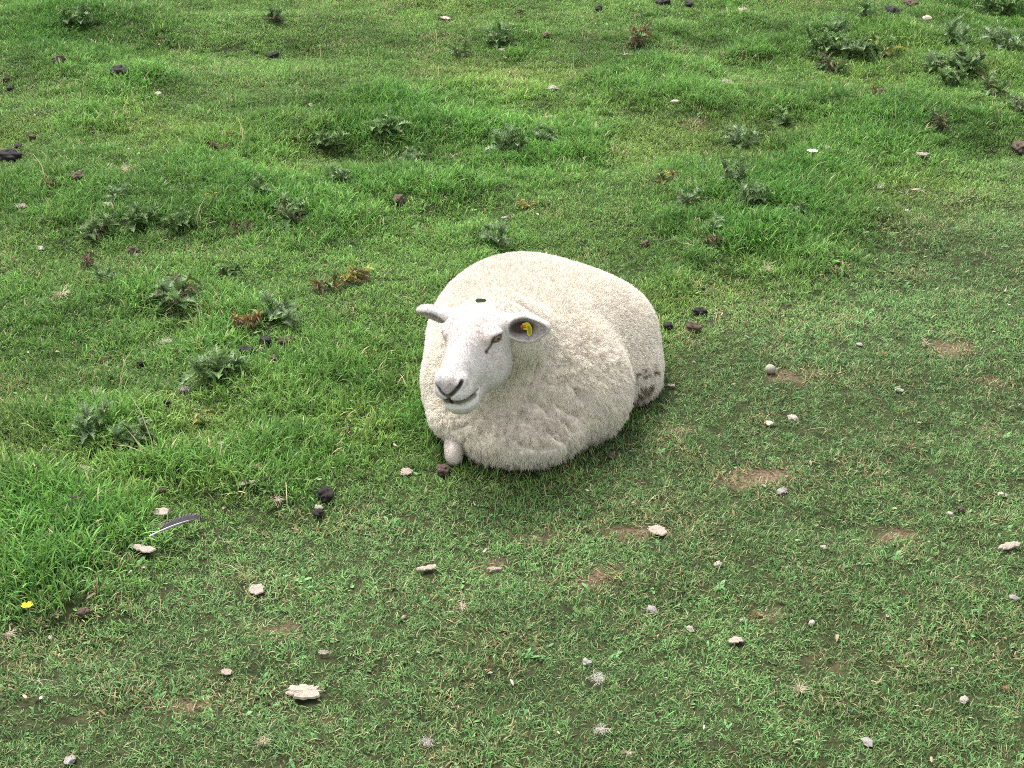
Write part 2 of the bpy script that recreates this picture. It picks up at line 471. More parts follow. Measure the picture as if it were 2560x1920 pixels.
def surface(f, lo, hi, h, guess=None):
    """closed surface f = 0 as a quad mesh (surface nets), evaluated only near the surface"""
    lo = np.asarray(lo, float); hi = np.asarray(hi, float)
    B = 4
    nb = np.ceil((hi - lo) / (h * B)).astype(int); n = nb * B + 1
    bc = [lo[k] + (np.arange(nb[k]) + .5) * h * B for k in range(3)]
    G = np.stack(np.meshgrid(*bc, indexing='ij'), -1).reshape(-1, 3)
    db = f(G)
    act = np.abs(db) < h * B * 1.5
    S = np.repeat(np.repeat(np.repeat(np.where(db < 0, -1., 1.).reshape(nb), B, 0), B, 1), B, 2)
    D = np.ones(n, np.float32); D[:-1, :-1, :-1] = S
    A = np.zeros(n, bool); a3 = act.reshape(nb)
    Ar = np.repeat(np.repeat(np.repeat(a3, B, 0), B, 1), B, 2)
    A[:-1, :-1, :-1] |= Ar
    for s in ((1, 0, 0), (0, 1, 0), (0, 0, 1), (1, 1, 0), (1, 0, 1), (0, 1, 1), (1, 1, 1)):
        A[s[0]:n[0] - 1 + s[0], s[1]:n[1] - 1 + s[1], s[2]:n[2] - 1 + s[2]] |= Ar
    idx = np.argwhere(A)
    D[A] = np.concatenate([f(lo + c * h) for c in np.array_split(idx, max(1, len(idx) // 400000))])
    neg = D < 0
    cs = np.zeros(n - 1, np.int8)
    corners = [(i, j, k) for i in (0, 1) for j in (0, 1) for k in (0, 1)]
    sl = lambda c: tuple(slice(c[a], n[a] - 1 + c[a]) for a in range(3))
    for c in corners: cs += neg[sl(c)]
    cells = np.argwhere((cs > 0) & (cs < 8))
    vid = -np.ones(n - 1, np.int64); vid[tuple(cells.T)] = np.arange(len(cells))
    acc = np.zeros((len(cells), 3)); cnt = np.zeros(len(cells))
    for c in corners:
        for ax in range(3):
            if c[ax]: continue
            e = list(c); e[ax] = 1
            d0 = D[tuple((cells + c).T)]; d1 = D[tuple((cells + e).T)]
            x = (d0 < 0) != (d1 < 0)
            t = np.where(x, d0 / np.where(x, d0 - d1, 1), 0)
            p = np.tile(np.array(c, float), (len(cells), 1)); p[:, ax] = t
            acc += p * x[:, None]; cnt += x
    V = lo + (cells + acc / cnt[:, None]) * h
    Fs = []
    for ax in range(3):
        o1, o2 = [(1, 2), (2, 0), (0, 1)][ax]
        a0 = [slice(1, n[k] - 1) for k in range(3)]; a0[ax] = slice(0, n[ax] - 1)
        a1 = list(a0); a1[ax] = slice(1, n[ax])
        n0 = neg[tuple(a0)]; n1_ = neg[tuple(a1)]
        E_ = np.argwhere(n0 != n1_)
        flip = n0[tuple(E_.T)]
        off = np.array([1, 1, 1]); off[ax] = 0
        E_ = E_ + off
        q = []
        for (s1, s2) in ((0, 0), (-1, 0), (-1, -1), (0, -1)):
            c = E_.copy(); c[:, o1] += s1; c[:, o2] += s2
            q.append(vid[tuple(c.T)])
        q = np.stack(q, 1)
        q[~flip] = q[~flip][:, ::-1]
        Fs.append(q[(q >= 0).all(1)])
    return V, np.concatenate(Fs)

# --- fleece
FV, FF = surface(fleece_sdf, (-.40, 3.42, -.03), (.56, 4.66, .56), .006)
FN = grad(fleece_sdf, FV)
both = lambda P: np.minimum(fleece_sdf(P), body_sdf(P))
CREASE = [[(1352, 845), (1345, 900), (1335, 950), (1318, 990), (1330, 1020)],
          [(1320, 985), (1345, 1010), (1372, 1030)], [(1395, 1012), (1420, 1030), (1448, 1042)], [(1410, 1046), (1424, 1066), (1436, 1078)],
          [(1372, 1075), (1392, 1095), (1425, 1115)], [(1150, 1115), (1162, 1100)], [(1395, 1075), (1408, 1100), (1425, 1125)],
          [(1300, 1110), (1340, 1125), (1390, 1120)], [(1130, 1075), (1165, 1060)], [(1440, 975), (1456, 1000)]]
CR3 = [[trace(both, u, v) for (u, v) in c] for c in CREASE]
def crease_field(P):
    d = np.full(len(P), 9.)
    for c in CR3: d = np.minimum(d, poly_dist(P, c))
    return d
front = smooth(.02, -.30, (FV[:, 1] - 3.95) - .25 * (FV[:, 0] - .1)) * smooth(.42, .25, FV[:, 2])
lum = .4 * (vnoise3(FV * 40, 3) - .5) + .7 * (vnoise3(FV * 85, 4) - .5) + .9 * (vnoise3(FV * 135, 5) - .5)
rid = np.abs(vnoise3(FV * np.array([30, 30, 42]), 9) - .5) * 2
cd = crease_field(FV)
disp = lum * (.0025 + .0065 * front) - (.005 * front) * smooth(.22, 0, rid) - .015 * np.exp(-(cd / .0065) ** 2)
dim = trace(fleece_sdf, 1435, 690)
disp -= .004 * np.exp(-(np.linalg.norm((FV - dim) * np.array([1, .6, 1]), axis=1) / .06) ** 2)
FV2 = FV + FN * disp[:, None]
FV2[:, 2] = np.maximum(FV2[:, 2], -.01)

STAIN = [((1592, 938), (1640, 930)), ((1580, 1000), (1600, 978), (1628, 965))]
ST3 = [[trace(fleece_sdf, *p) for p in s] for s in STAIN]
def stain_field(P):
    d = np.full(len(P), 9.)
    for s in ST3: d = np.minimum(d, poly_dist(P, s))
    n = vnoise3(P * 110, 77)
    w = smooth(.019, .004, d + .034 * (n - .45)) * smooth(.15, .5, vnoise3(P * np.array([60, 60, 130]), 78))
    return w

def wool_colour(P, front_):
    """cream wool, a little yellower and greyer low on the chest, soiled near the ground and at the hock"""
    n = vnoise3(P * 9, 61)[:, None]; n2 = vnoise3(P * 60, 62)[:, None]
    c = np.array([.94, .87, .755]) * (1 - n * .5) + np.array([.91, .825, .69]) * (n * .5)
    f = front_[:, None]
    c = c * (1 - .55 * f) + np.array([.84, .755, .62]) * (.55 * f)
    c = c * (.93 + .14 * n2)
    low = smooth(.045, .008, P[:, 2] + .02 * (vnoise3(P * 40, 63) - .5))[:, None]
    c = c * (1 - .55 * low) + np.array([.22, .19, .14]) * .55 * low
    st = stain_field(P)[:, None]
    c = c * (1 - .9 * st) + np.array([.13, .075, .030]) * .9 * st
    return c

def plush_mat(name, attr="wc", bump_scale=260., bump=.5, mixn=True):
    m, nt, out = mat_new(name)
    a = N(nt, "ShaderNodeAttribute", attribute_name=attr)
    d = N(nt, "ShaderNodeBsdfDiffuse")
    nt.links.new(a.outputs['Color'], d.inputs['Color'])
    if mixn == 'hair':
        sn = N(nt, "ShaderNodeAttribute", attribute_name="sn")
        geo = N(nt, "ShaderNodeNewGeometry")
        sc = N(nt, "ShaderNodeVectorMath", operation='SCALE'); sc.inputs['Scale'].default_value = 1.6
        nt.links.new(sn.outputs['Vector'], sc.inputs[0])
        ad = N(nt, "ShaderNodeVectorMath", operation='ADD'); nt.links.new(sc.outputs[0], ad.inputs[0]); nt.links.new(geo.outputs['Normal'], ad.inputs[1])
        nm = N(nt, "ShaderNodeVectorMath", operation='NORMALIZE'); nt.links.new(ad.outputs[0], nm.inputs[0])
        nt.links.new(nm.outputs[0], d.inputs['Normal'])
        t = N(nt, "ShaderNodeBsdfTranslucent"); nt.links.new(a.outputs['Color'], t.inputs['Color'])
        ms = N(nt, "ShaderNodeMixShader"); ms.inputs[0].default_value = .18
        nt.links.new(d.outputs[0], ms.inputs[1]); nt.links.new(t.outputs[0], ms.inputs[2])
        nt.links.new(ms.outputs[0], out.inputs[0])
        return m
    tc = N(nt, "ShaderNodeTexCoord")
    no = N(nt, "ShaderNodeTexNoise"); no.inputs['Scale'].default_value = bump_scale; no.inputs['Detail'].default_value = 4
    nt.links.new(tc.outputs['Object'], no.inputs['Vector'])
    bp = N(nt, "ShaderNodeBump"); bp.inputs['Strength'].default_value = bump; bp.inputs['Distance'].default_value = .004
    nt.links.new(no.outputs[0], bp.inputs['Height']); nt.links.new(bp.outputs[0], d.inputs['Normal'])
    nt.links.new(d.outputs[0], out.inputs[0])
    return m

def rgba(c): return np.concatenate([np.clip(c, 0, 1), np.ones((len(c), 1))], 1)

sheep = bpy.data.objects.new("sheep", None); COL.objects.link(sheep)
sheep.empty_display_size = .3
tag(sheep, "large cream white sheep lying on the grass with its head turned to the left", "sheep")
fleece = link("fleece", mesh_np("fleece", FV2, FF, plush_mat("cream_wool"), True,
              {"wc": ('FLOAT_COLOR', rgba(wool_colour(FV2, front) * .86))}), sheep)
tag(fleece, "thick cream wool with brown dirt streaks on the hind leg")

# --- wool fibres standing on the fleece
def hair_curves(name, roots, dirs, bends, lens, cols, sns, rad, mat, parent, K=5):
    n = len(roots)
    hc = bpy.data.hair_curves.new(name)
    hc.add_curves([K] * n)
    t = np.linspace(0, 1, K)[None, :, None]
    P = roots[:, None] + (dirs[:, None] * t + bends[:, None] * t ** 2) * lens[:, None, None]
    hc.attributes['position'].data.foreach_set("vector", P.astype(np.float32).ravel())
    r = hc.attributes.get('radius') or hc.attributes.new('radius', 'FLOAT', 'POINT')
    rr = rad[:, None] * np.interp(np.linspace(0, 1, K), [0, .6, 1], [1, .85, .25])[None]
    r.data.foreach_set("value", rr.astype(np.float32).ravel())
    a = hc.attributes.new("wc", 'FLOAT_COLOR', 'CURVE'); a.data.foreach_set("color", rgba(cols).astype(np.float32).ravel())
    s = hc.attributes.new("sn", 'FLOAT_VECTOR', 'CURVE'); s.data.foreach_set("vector", sns.astype(np.float32).ravel())
    hc.materials.append(mat)
    return link(name, hc, parent)

def scatter_on(V, Fq, n, weight=None):
    T = np.concatenate([Fq[:, [0, 1, 2]], Fq[:, [0, 2, 3]]])
    a, b_, c = V[T[:, 0]], V[T[:, 1]], V[T[:, 2]]
    ar = np.linalg.norm(np.cross(b_ - a, c - a), axis=1)
    if weight is not None: ar = ar * weight[T].mean(1)
    pick = rng.choice(len(T), n, p=ar / ar.sum())
    r1 = np.sqrt(rng.random(n))[:, None]; r2 = rng.random(n)[:, None]
    return a[pick] * (1 - r1) + b_[pick] * r1 * (1 - r2) + c[pick] * r1 * r2

def vec_noise(P, f, s):
    return np.stack([vnoise3(P * f, s + k) - .5 for k in range(3)], 1)

wv = np.where(FV2[:, 2] < .004, 0., 1.) * np.where(FN[:, 2] < -.75, .2, 1.)
HP = scatter_on(FV2, FF, 210000, wv)
keep = body_sdf(HP) > .002
HP = HP[keep]
HN = grad(fleece_sdf, HP)
hfront = smooth(.02, -.30, (HP[:, 1] - 3.95) - .25 * (HP[:, 0] - .1)) * smooth(.42, .25, HP[:, 2])
side = 1 - np.abs(HN[:, 2])
lock = vec_noise(HP, 85, 101) * 1.1 + vec_noise(HP, 34, 141) * .5
jit = rng.normal(0, .20, HP.shape)
hd = HN + lock * (.30 + .75 * hfront)[:, None] + jit
hd[:, 2] -= side * (.25 + .45 * hfront)
hd /= np.linalg.norm(hd, axis=1)[:, None]
hb = np.zeros_like(hd); hb[:, 2] = -side * .35; hb += vec_noise(HP, 110, 171) * .9 * (.4 + hfront)[:, None]
near_face = smooth(.0, .03, body_sdf(HP))
hl = (.0110 - .0025 * hfront + .006 * smooth(.07, .02, HP[:, 2])) * rng.uniform(.6, 1.25, len(HP)) * (.45 + .55 * near_face)
hl *= 1 - .7 * np.exp(-(crease_field(HP) / .006) ** 2)
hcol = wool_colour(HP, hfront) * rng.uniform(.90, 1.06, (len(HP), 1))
hair_curves("wool_fibre", HP, hd, hb, hl, hcol, HN, np.full(len(HP), .00052), plush_mat("wool_fibre", mixn='hair'), fleece)

# --- body: head, neck, trunk under the wool and folded forelegs as one skin
BV, BF = surface(body_sdf, (-.33, 3.35, -.02), (.30, 4.40, .52), .003)
BQ = head_local(BV)
BN = grad(body_sdf, BV, .0015)
def near(q, pts, r0, r1):
    d = poly_dist(q, [np.array(p, float) for p in pts]) if len(pts) > 1 else np.linalg.norm(q - np.array(pts[0]), axis=1)
    return smooth(r1, r0, d)[:, None]
def skin_colour(q, P):
    n = vnoise3(q * 45, 201)[:, None]; n2 = vnoise3(q * 160, 202)[:, None]
    c = np.array([.78, .74, .71]) * (1 - n) + np.array([.76, .69, .65]) * n
    def over(c, w, col): return c * (1 - w) + np.array(col) * w
    c = over(c, .42 * near(q, [(-.02, .03, .05), (-.02, -.035, .05)], .01, .05) * n, (.62, .44, .31))      # tan brow hair
    c = over(c, .55 * near(q, [(.016, .050, .030)], .0, .032), (.58, .44, .36))
    c = over(c, .45 * near(q, [(.016, -.050, .030)], .0, .028), (.58, .44, .36))
    c = over(c, .45 * near(q, [(.02, .06, -.03), (-.04, .075, -.07)], .0, .035) * n, (.70, .55, .47))
    c = over(c, .5 * near(q, [(.05, 0, .04), (.12, 0, .022)], .0, .03), (.74, .71, .69))
    m = np.zeros((len(q), 1)); ms = m.copy(); me_ = m.copy(); mt = m.copy()
    for s in (1, -1):
        m = np.maximum(m, near(q, NOSTRIL[s], .0036, .0078))
        ms = np.maximum(ms, near(q, MOUTH[s][:5], .0024, .0050))
        ms = np.maximum(ms, near(q, MOUTH[s][4:], .0018, .0042))
        er = EYE_R[s]
        me_ = np.maximum(me_, near(q, [EYE_C[s] - er[:, 0] * .010, EYE_C[s] + er[:, 0] * .011], .0085, .0130))
        mt = np.maximum(mt, near(q, TEAR[s], .0026, .0060))
        mt = np.maximum(mt, near(q, TEAR[s][2:], .0035, .0085))
    c = over(c, .55 * near(q, [(.142, .02, -.004), (.152, 0, -.016), (.142, -.02, -.004)], .004, .022), (.40, .33, .33))
    c = over(c, .45 * near(q, [(.150, .014, -.052), (.150, -.014, -.052)], .003, .018), (.36, .30, .29))
    c = over(c, .85 * np.maximum(near(q, MOUTH[1][:5] - np.array([.004, .002, .007]), .003, .010), near(q, MOUTH[-1][:5] - np.array([.004, -.002, .007]), .003, .010)), (.11, .085, .08))      # lower lip
    c = over(c, m, (.030, .024, .026))
    c = over(c, near(q, PHIL, .0035, .0075), (.03, .025, .028))
    c = over(c, ms, (.030, .022, .024))
    c = over(c, .5 * near(q, [(.105, .0, -.112), (.085, .012, -.110)], .005, .028), (.30, .31, .20))          # green stained chin
    c = over(c, .88 * me_, (.085, .05, .046)); c = over(c, .92 * mt, (.035, .025, .025))
    for R, ec in ((EAR_L, EAR_LC), (EAR_R, EAR_RC)):
        e = (q - ec) @ R
        inside = smooth(1.05, .80, np.sqrt((e[:, 0] / .052) ** 2 + (e[:, 1] / (.036 * (1 - .42 * smooth(-.01, .058, e[:, 0])))) ** 2)) * smooth(.016, .008, e[:, 2]) * smooth(-.017, -.010, e[:, 2])
        n3 = vnoise3(q * 120, 231)
        c = over(c, (inside * (.62 + .3 * n3))[:, None], (.50, .425, .40))
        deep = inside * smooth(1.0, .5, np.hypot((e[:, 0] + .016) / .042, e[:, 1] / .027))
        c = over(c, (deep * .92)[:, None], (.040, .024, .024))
    # knee: pinkish short hair, darker at the ground
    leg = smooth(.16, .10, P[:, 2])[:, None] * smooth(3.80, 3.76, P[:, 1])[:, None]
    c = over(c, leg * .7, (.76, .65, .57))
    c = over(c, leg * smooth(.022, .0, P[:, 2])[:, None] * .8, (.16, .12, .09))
    return c * (.93 + .12 * n2)
m, nt, out = mat_new("short_white_hair_on_skin")
a = N(nt, "ShaderNodeAttribute", attribute_name="wc")
tc = N(nt, "ShaderNodeTexCoord")
no = N(nt, "ShaderNodeTexNoise"); no.inputs['Scale'].default_value = 320; no.inputs['Detail'].default_value = 3
nt.links.new(tc.outputs['Object'], no.inputs['Vector'])
bp = N(nt, "ShaderNodeBump"); bp.inputs['Strength'].default_value = .35; bp.inputs['Distance'].default_value = .002
nt.links.new(no.outputs[0], bp.inputs['Height'])
b = N(nt, "ShaderNodeBsdfPrincipled"); b.inputs['Roughness'].default_value = .75; b.inputs['Specular IOR Level'].default_value = .15
nt.links.new(a.outputs['Color'], b.inputs['Base Color']); nt.links.new(bp.outputs[0], b.inputs['Normal'])
nt.links.new(b.outputs[0], out.inputs[0])
body = link("body", mesh_np("body", BV, BF, m, True, {"wc": ('FLOAT_COLOR', rgba(skin_colour(BQ, BV)))}), sheep)
tag(body, "white short haired face with dark nostrils and a folded pinkish foreleg")

# short face hair
fw = ((BQ[:, 0] > -.16) & (BQ[:, 0] < .2) & (np.abs(BQ[:, 1]) < .22) & (BQ[:, 2] > -.13)).astype(float)
fw = np.maximum(fw, ((BV[:, 2] < .12) & (BV[:, 1] < 3.78)).astype(float))
fw *= (fleece_sdf(BV) > -.004)
FP = scatter_on(BV, BF, 52000, fw)
fq = head_local(FP); fc = skin_colour(fq, FP)
ok = fc.mean(1) > .33
for s in (1, -1):
    ok &= (poly_dist(fq, MOUTH[s]) > .0075) & (poly_dist(fq, NOSTRIL[s]) > .0075) & (poly_dist(fq, TEAR[s]) > .005) & (np.linalg.norm(fq - EYE_C[s], axis=1) > .013)
    ok &= poly_dist(fq, [(.105, s * .042, -.076), (.132, s * .028, -.072), (.148, 0, -.066)]) > .009
ok &= poly_dist(fq, PHIL) > .005
FP, fq, fc = FP[ok], fq[ok], fc[ok]
fN = grad(body_sdf, FP, .0015)
back = HR @ np.array([-.55, 0, -.45])
fd = fN * .55 + back * .45 + vec_noise(FP, 60, 301) * .7 + rng.normal(0, .12, FP.shape)
tow = (fd * fN).sum(1); fd = fd + fN * np.maximum(.30 - tow, 0)[:, None]
fd /= np.linalg.norm(fd, axis=1)[:, None]
hair_curves("face_hair", FP, fd, vec_noise(FP, 90, 311) * .4, np.full(len(FP), .0038) * rng.uniform(.6, 1.2, len(FP)),
            fc * rng.uniform(.92, 1.10, (len(FP), 1)), fN, np.full(len(FP), .00026), bpy.data.materials["wool_fibre"], body, K=4)

# eyes
m_eye = rough_mat("amber_iris", (.13, .095, .065), (.22, .165, .11), 300, .12, .0)
m_pup = rough_mat("pupil_black", (.004, .004, .004), (.008, .007, .007), 100, .08, .0)
def uv_ball(s, seg=16, ringn=10):
    V = [(0, 0, s[2])]; F_ = []
    for i in range(1, ringn):
        th = math.pi * i / ringn
        for j in range(seg):
            ph = 2 * math.pi * j / seg
            V.append((s[0] * math.sin(th) * math.cos(ph), s[1] * math.sin(th) * math.sin(ph), s[2] * math.cos(th)))
    V.append((0, 0, -s[2]))
    for j in range(seg):
        F_.append((0, 1 + j, 1 + (j + 1) % seg))
        for i in range(ringn - 2):
            a_ = 1 + i * seg; F_.append((a_ + j, a_ + seg + j, a_ + seg + (j + 1) % seg, a_ + (j + 1) % seg))
        F_.append((len(V) - 1, 1 + (ringn - 2) * seg + (j + 1) % seg, 1 + (ringn - 2) * seg + j))
    return np.array(V), F_
HM = Matrix.Identity(4)
for i in range(3):
    for j in range(3): HM[i][j] = HR[i, j] * HS
    HM[i][3] = HO[i]
ballV, ballF = uv_ball((.0118, .0098, .0098))
pupV, pupF = uv_ball((.0046, .002, .0024))
def fr4(R):
    M = np.eye(4); M[:3, :3] = R; return Matrix(M.tolist())
for s, ec in ((1, EYES[0]), (-1, EYES[1])):
    eye = link("eye", mesh_np("eye", ballV, ballF, m_eye), sheep); eye.matrix_local = HM @ Matrix.Translation(Vector(ec)) @ fr4(np.stack([EYE_R[s][:, 0], EYE_R[s][:, 2], np.cross(EYE_R[s][:, 0], EYE_R[s][:, 2])], 1))
    tag(eye, "amber eye with dark lid")
    pu = link("pupil", mesh_np("pupil", pupV, pupF, m_pup), eye); pu.matrix_local = Matrix.Translation((.0005, .0084, .0006))

# ear tags
m_tag = rough_mat("yellow_plastic", (.72, .56, .03), (.78, .62, .05), 40, .4, .05)
m_red = rough_mat("red_plastic", (.42, .06, .03), (.50, .09, .04), 40, .4, .05)
def prism(outline, th):
    """plate with a rounded outline: two faces and a rim"""
    n = len(outline)
    V = [(x, y, th / 2) for x, y in outline] + [(x, y, -th / 2) for x, y in outline]
    F_ = [tuple(range(n)), tuple(range(2 * n - 1, n - 1, -1))] + [(i, n + i, n + (i + 1) % n, (i + 1) % n) for i in range(n)]
    return np.array(V), F_
def ear_tag(R, c, off, ang, label):
    M = np.eye(4); M[:3, :3] = R; M[:3, 3] = np.array(c) + R @ np.array(off)
    lm = HM @ Matrix(M.tolist()) @ Matrix.Rotation(math.radians(ang), 4, 'Z') @ Matrix.Rotation(math.radians(18), 4, 'Y')
    V, F_ = prism([(-.006, .012), (.005, .015), (.010, .010), (.013, -.002), (.011, -.016), (.004, -.021), (.001, -.016), (.001, -.004), (-.007, -.001)], .0022)
    t = link("ear_tag", mesh_np("ear_tag", V, F_, m_tag, False), sheep); t.matrix_local = lm
    tag(t, label)
    t.scale = (1.15, 1.15, 1.15)
    rim, RF = prism([(.004, .006), (.0075, .005), (.010, -.003), (.0085, -.013), (.0045, -.016), (.0035, -.004)], .0012)
    r_ = link("raised_panel", mesh_np("raised_panel", rim + np.array([0, 0, .0017]), RF, rough_mat("olive_recess", (.36, .30, .02), (.42, .36, .03), 60, .5, .1), False), t)
    for k in (0, 1):
        sv, sf = prism([(-.0035, .0085 - k * .0045), (.0005, .0092 - k * .0045), (.0005, .0076 - k * .0045), (-.0035, .0069 - k * .0045)], .0010)
        link("slot_mark", mesh_np("slot_mark", sv + np.array([0, 0, .0016]), sf, m_red, False), t)
    bv, bf = uv_ball((.0035, .0058, .0030), 12, 8)
    pin = link("pin", mesh_np("pin", bv + np.array([-.0075, .005, .0012]), bf, m_red), t)
ear_tag(EAR_L, EAR_LC, (-.004, .002, .0050), -4, "yellow plastic tag with a red pin inside the ear")
ear_tag(EAR_R, EAR_RC, (-.006, .026, -.012), 80, "yellow tag whose edge shows behind the far ear")

# ------------------------------------------------------------------ plants, stones, droppings and scraps lying in the pasture
PRESS = []
def scale_at(u, v):
    p, t = ground_at(u, v)
    return p, t / FPX          # point and metres per photo pixel

M_TH = leaf_mat("thistle_leaf_green", (.070, .145, .036), (.175, .285, .090), (.29, .39, .18))
M_THB = leaf_mat("thistle_leaf_blue_green", (.095, .165, .066), (.25, .34, .18), (.42, .49, .33))
M_THD = leaf_mat("thistle_leaf_dark", (.040, .085, .020), (.105, .175, .052), (.20, .27, .11))
M_THY = leaf_mat("thistle_leaf_yellowing", (.24, .24, .05), (.46, .42, .10), (.5, .48, .2))
M_THR = leaf_mat("thistle_leaf_rust", (.12, .062, .028), (.33, .20, .095), (.40, .30, .18), .15, .85)
M_THN = leaf_mat("dead_leaf_brown", (.075, .056, .034), (.23, .18, .115), (.30, .25, .17), .1, .9)

def thistle_leaf_mesh(name, mat, seed, droop=1.0, wide=1.0, lobes=7, curl=0.0):
    """spiny lobed leaf of length 1 along +x, folded along its midrib"""
    r = np.random.default_rng(seed)
    n = lobes * 2 + 2
    V, A, Fc = [], [], []
    th = r.uniform(.1, .35); x = y = z = 0.0; yaw = r.normal(0, .15)
    for i in range(n):
        t = i / (n - 1)
        env = (.35 + .9 * t) if t < .45 else (.755 * (1 - (t - .45) / .55) ** .7 + .02)
        tip = (i % 2 == 1)
        w = .23 * wide * env * (1.0 if tip else .38) * r.uniform(.85, 1.2)
        fwd_ = (.06 if tip else 0) * r.uniform(.6, 1.3)
        up_ = w * (.45 + .5 * curl) + (r.uniform(.0, .08) if tip else -.01)
        cy_, sy_ = math.cos(yaw), math.sin(yaw)
        wl, wr = w * r.uniform(.8, 1.2), w * r.uniform(.8, 1.2)
        V += [(x, y, z), (x - sy_ * wl + fwd_, y + cy_ * wl, z + up_ * r.uniform(.6, 1.4)), (x + sy_ * wr + fwd_, y - cy_ * wr, z + up_ * r.uniform(.6, 1.4))]
        A += [(t, 0, 0), (t, 1, 0), (t, 1, 0)]
        st = 1.0 / (n - 1)
        x += math.cos(th) * cy_ * st; y += math.cos(th) * sy_ * st; z += math.sin(th) * st
        th -= droop * st * r.uniform(.6, 1.4); yaw += r.normal(0, .05) + curl * r.normal(0, .25)
        if i:
            a_, b_ = 3 * (i - 1), 3 * i
            Fc += [(a_, b_, b_ + 1, a_ + 1), (a_, a_ + 2, b_ + 2, b_)]
    return mesh_np(name, np.array(V), Fc, mat, False, {"lf": ('FLOAT_VECTOR', np.array(A))})

LEAVES = {}
for key, mat, dr_, wd, cu in (("g", M_TH, 1.0, 1.45, .05), ("b", M_THB, .9, 1.35, .05), ("d", M_THD, 1.0, 1.45, .15),
                             ("y", M_THY, 1.2, 1.2, .3), ("r", M_THR, 1.6, .8, .9), ("n", M_THN, 1.7, .75, 1.0)):
    LEAVES[key] = [thistle_leaf_mesh("leaf", mat, 900 + 31 * k + ord(key), dr_ * (0.7 + .25 * k), wd, 6 + k % 3, cu) for k in range(5)]

def plant(name, cat, group, label, u, v, wpx, mix, n=16, el=(18, 68), rs=0, hgt=1.0, tall=.62):
    """a bushy plant: a few short shoots from one crown, each clothed in leaves; mix lists the leaf colours to draw from"""
    r = random.Random(rs + int(u) * 7 + int(v))
    p, mpp = scale_at(u, v + wpx * .20)
    rad = wpx * r.uniform(.50, .62) * mpp
    e = bpy.data.objects.new(name, None); COL.objects.link(e)
    e.empty_display_size = .05
    e.location = (p[0], p[1], p[2] + .004)
    e.rotation_euler = (0, 0, r.uniform(0, 6.28))
    tag(e, label, cat, group)
    tall *= r.uniform(.65, 1.25)
    shoots = max(2, n // 5)
    tops = []
    for k in range(shoots):
        a_ = k * 2.39996 + r.uniform(-.4, .4); q_ = rad * .72 * math.sqrt((k + .3) / shoots)
        tops.append((q_ * math.cos(a_), q_ * math.sin(a_), rad * tall * r.uniform(.55, 1.15) * (1 - .35 * q_ / rad)))
    nn = int(n * 2.6)
    for k in range(nn):
        me = r.choice(LEAVES[r.choice(mix)])
        o = bpy.data.objects.new("leaf", me); COL.objects.link(o); o.parent = e
        sx, sy, sz = tops[k % shoots]
        t = ((k // shoots) + r.random()) / (nn / shoots)
        az = k * 2.39996 + r.uniform(-.5, .5)
        elv = math.radians(el[0] + (el[1] - el[0]) * t + r.uniform(-14, 14))
        L = rad * r.uniform(.42, .74) * (1.08 - .35 * t)
        o.location = (sx * (.4 + .6 * t), sy * (.4 + .6 * t), sz * t * .95)
        o.rotation_euler = (r.uniform(-.5, .5), -elv, az)
        o.scale = (L, L * r.uniform(.8, 1.15), L * hgt * r.uniform(.9, 1.3))
    PRESS.append((p[0], p[1], rad * .55, .74))
    return e

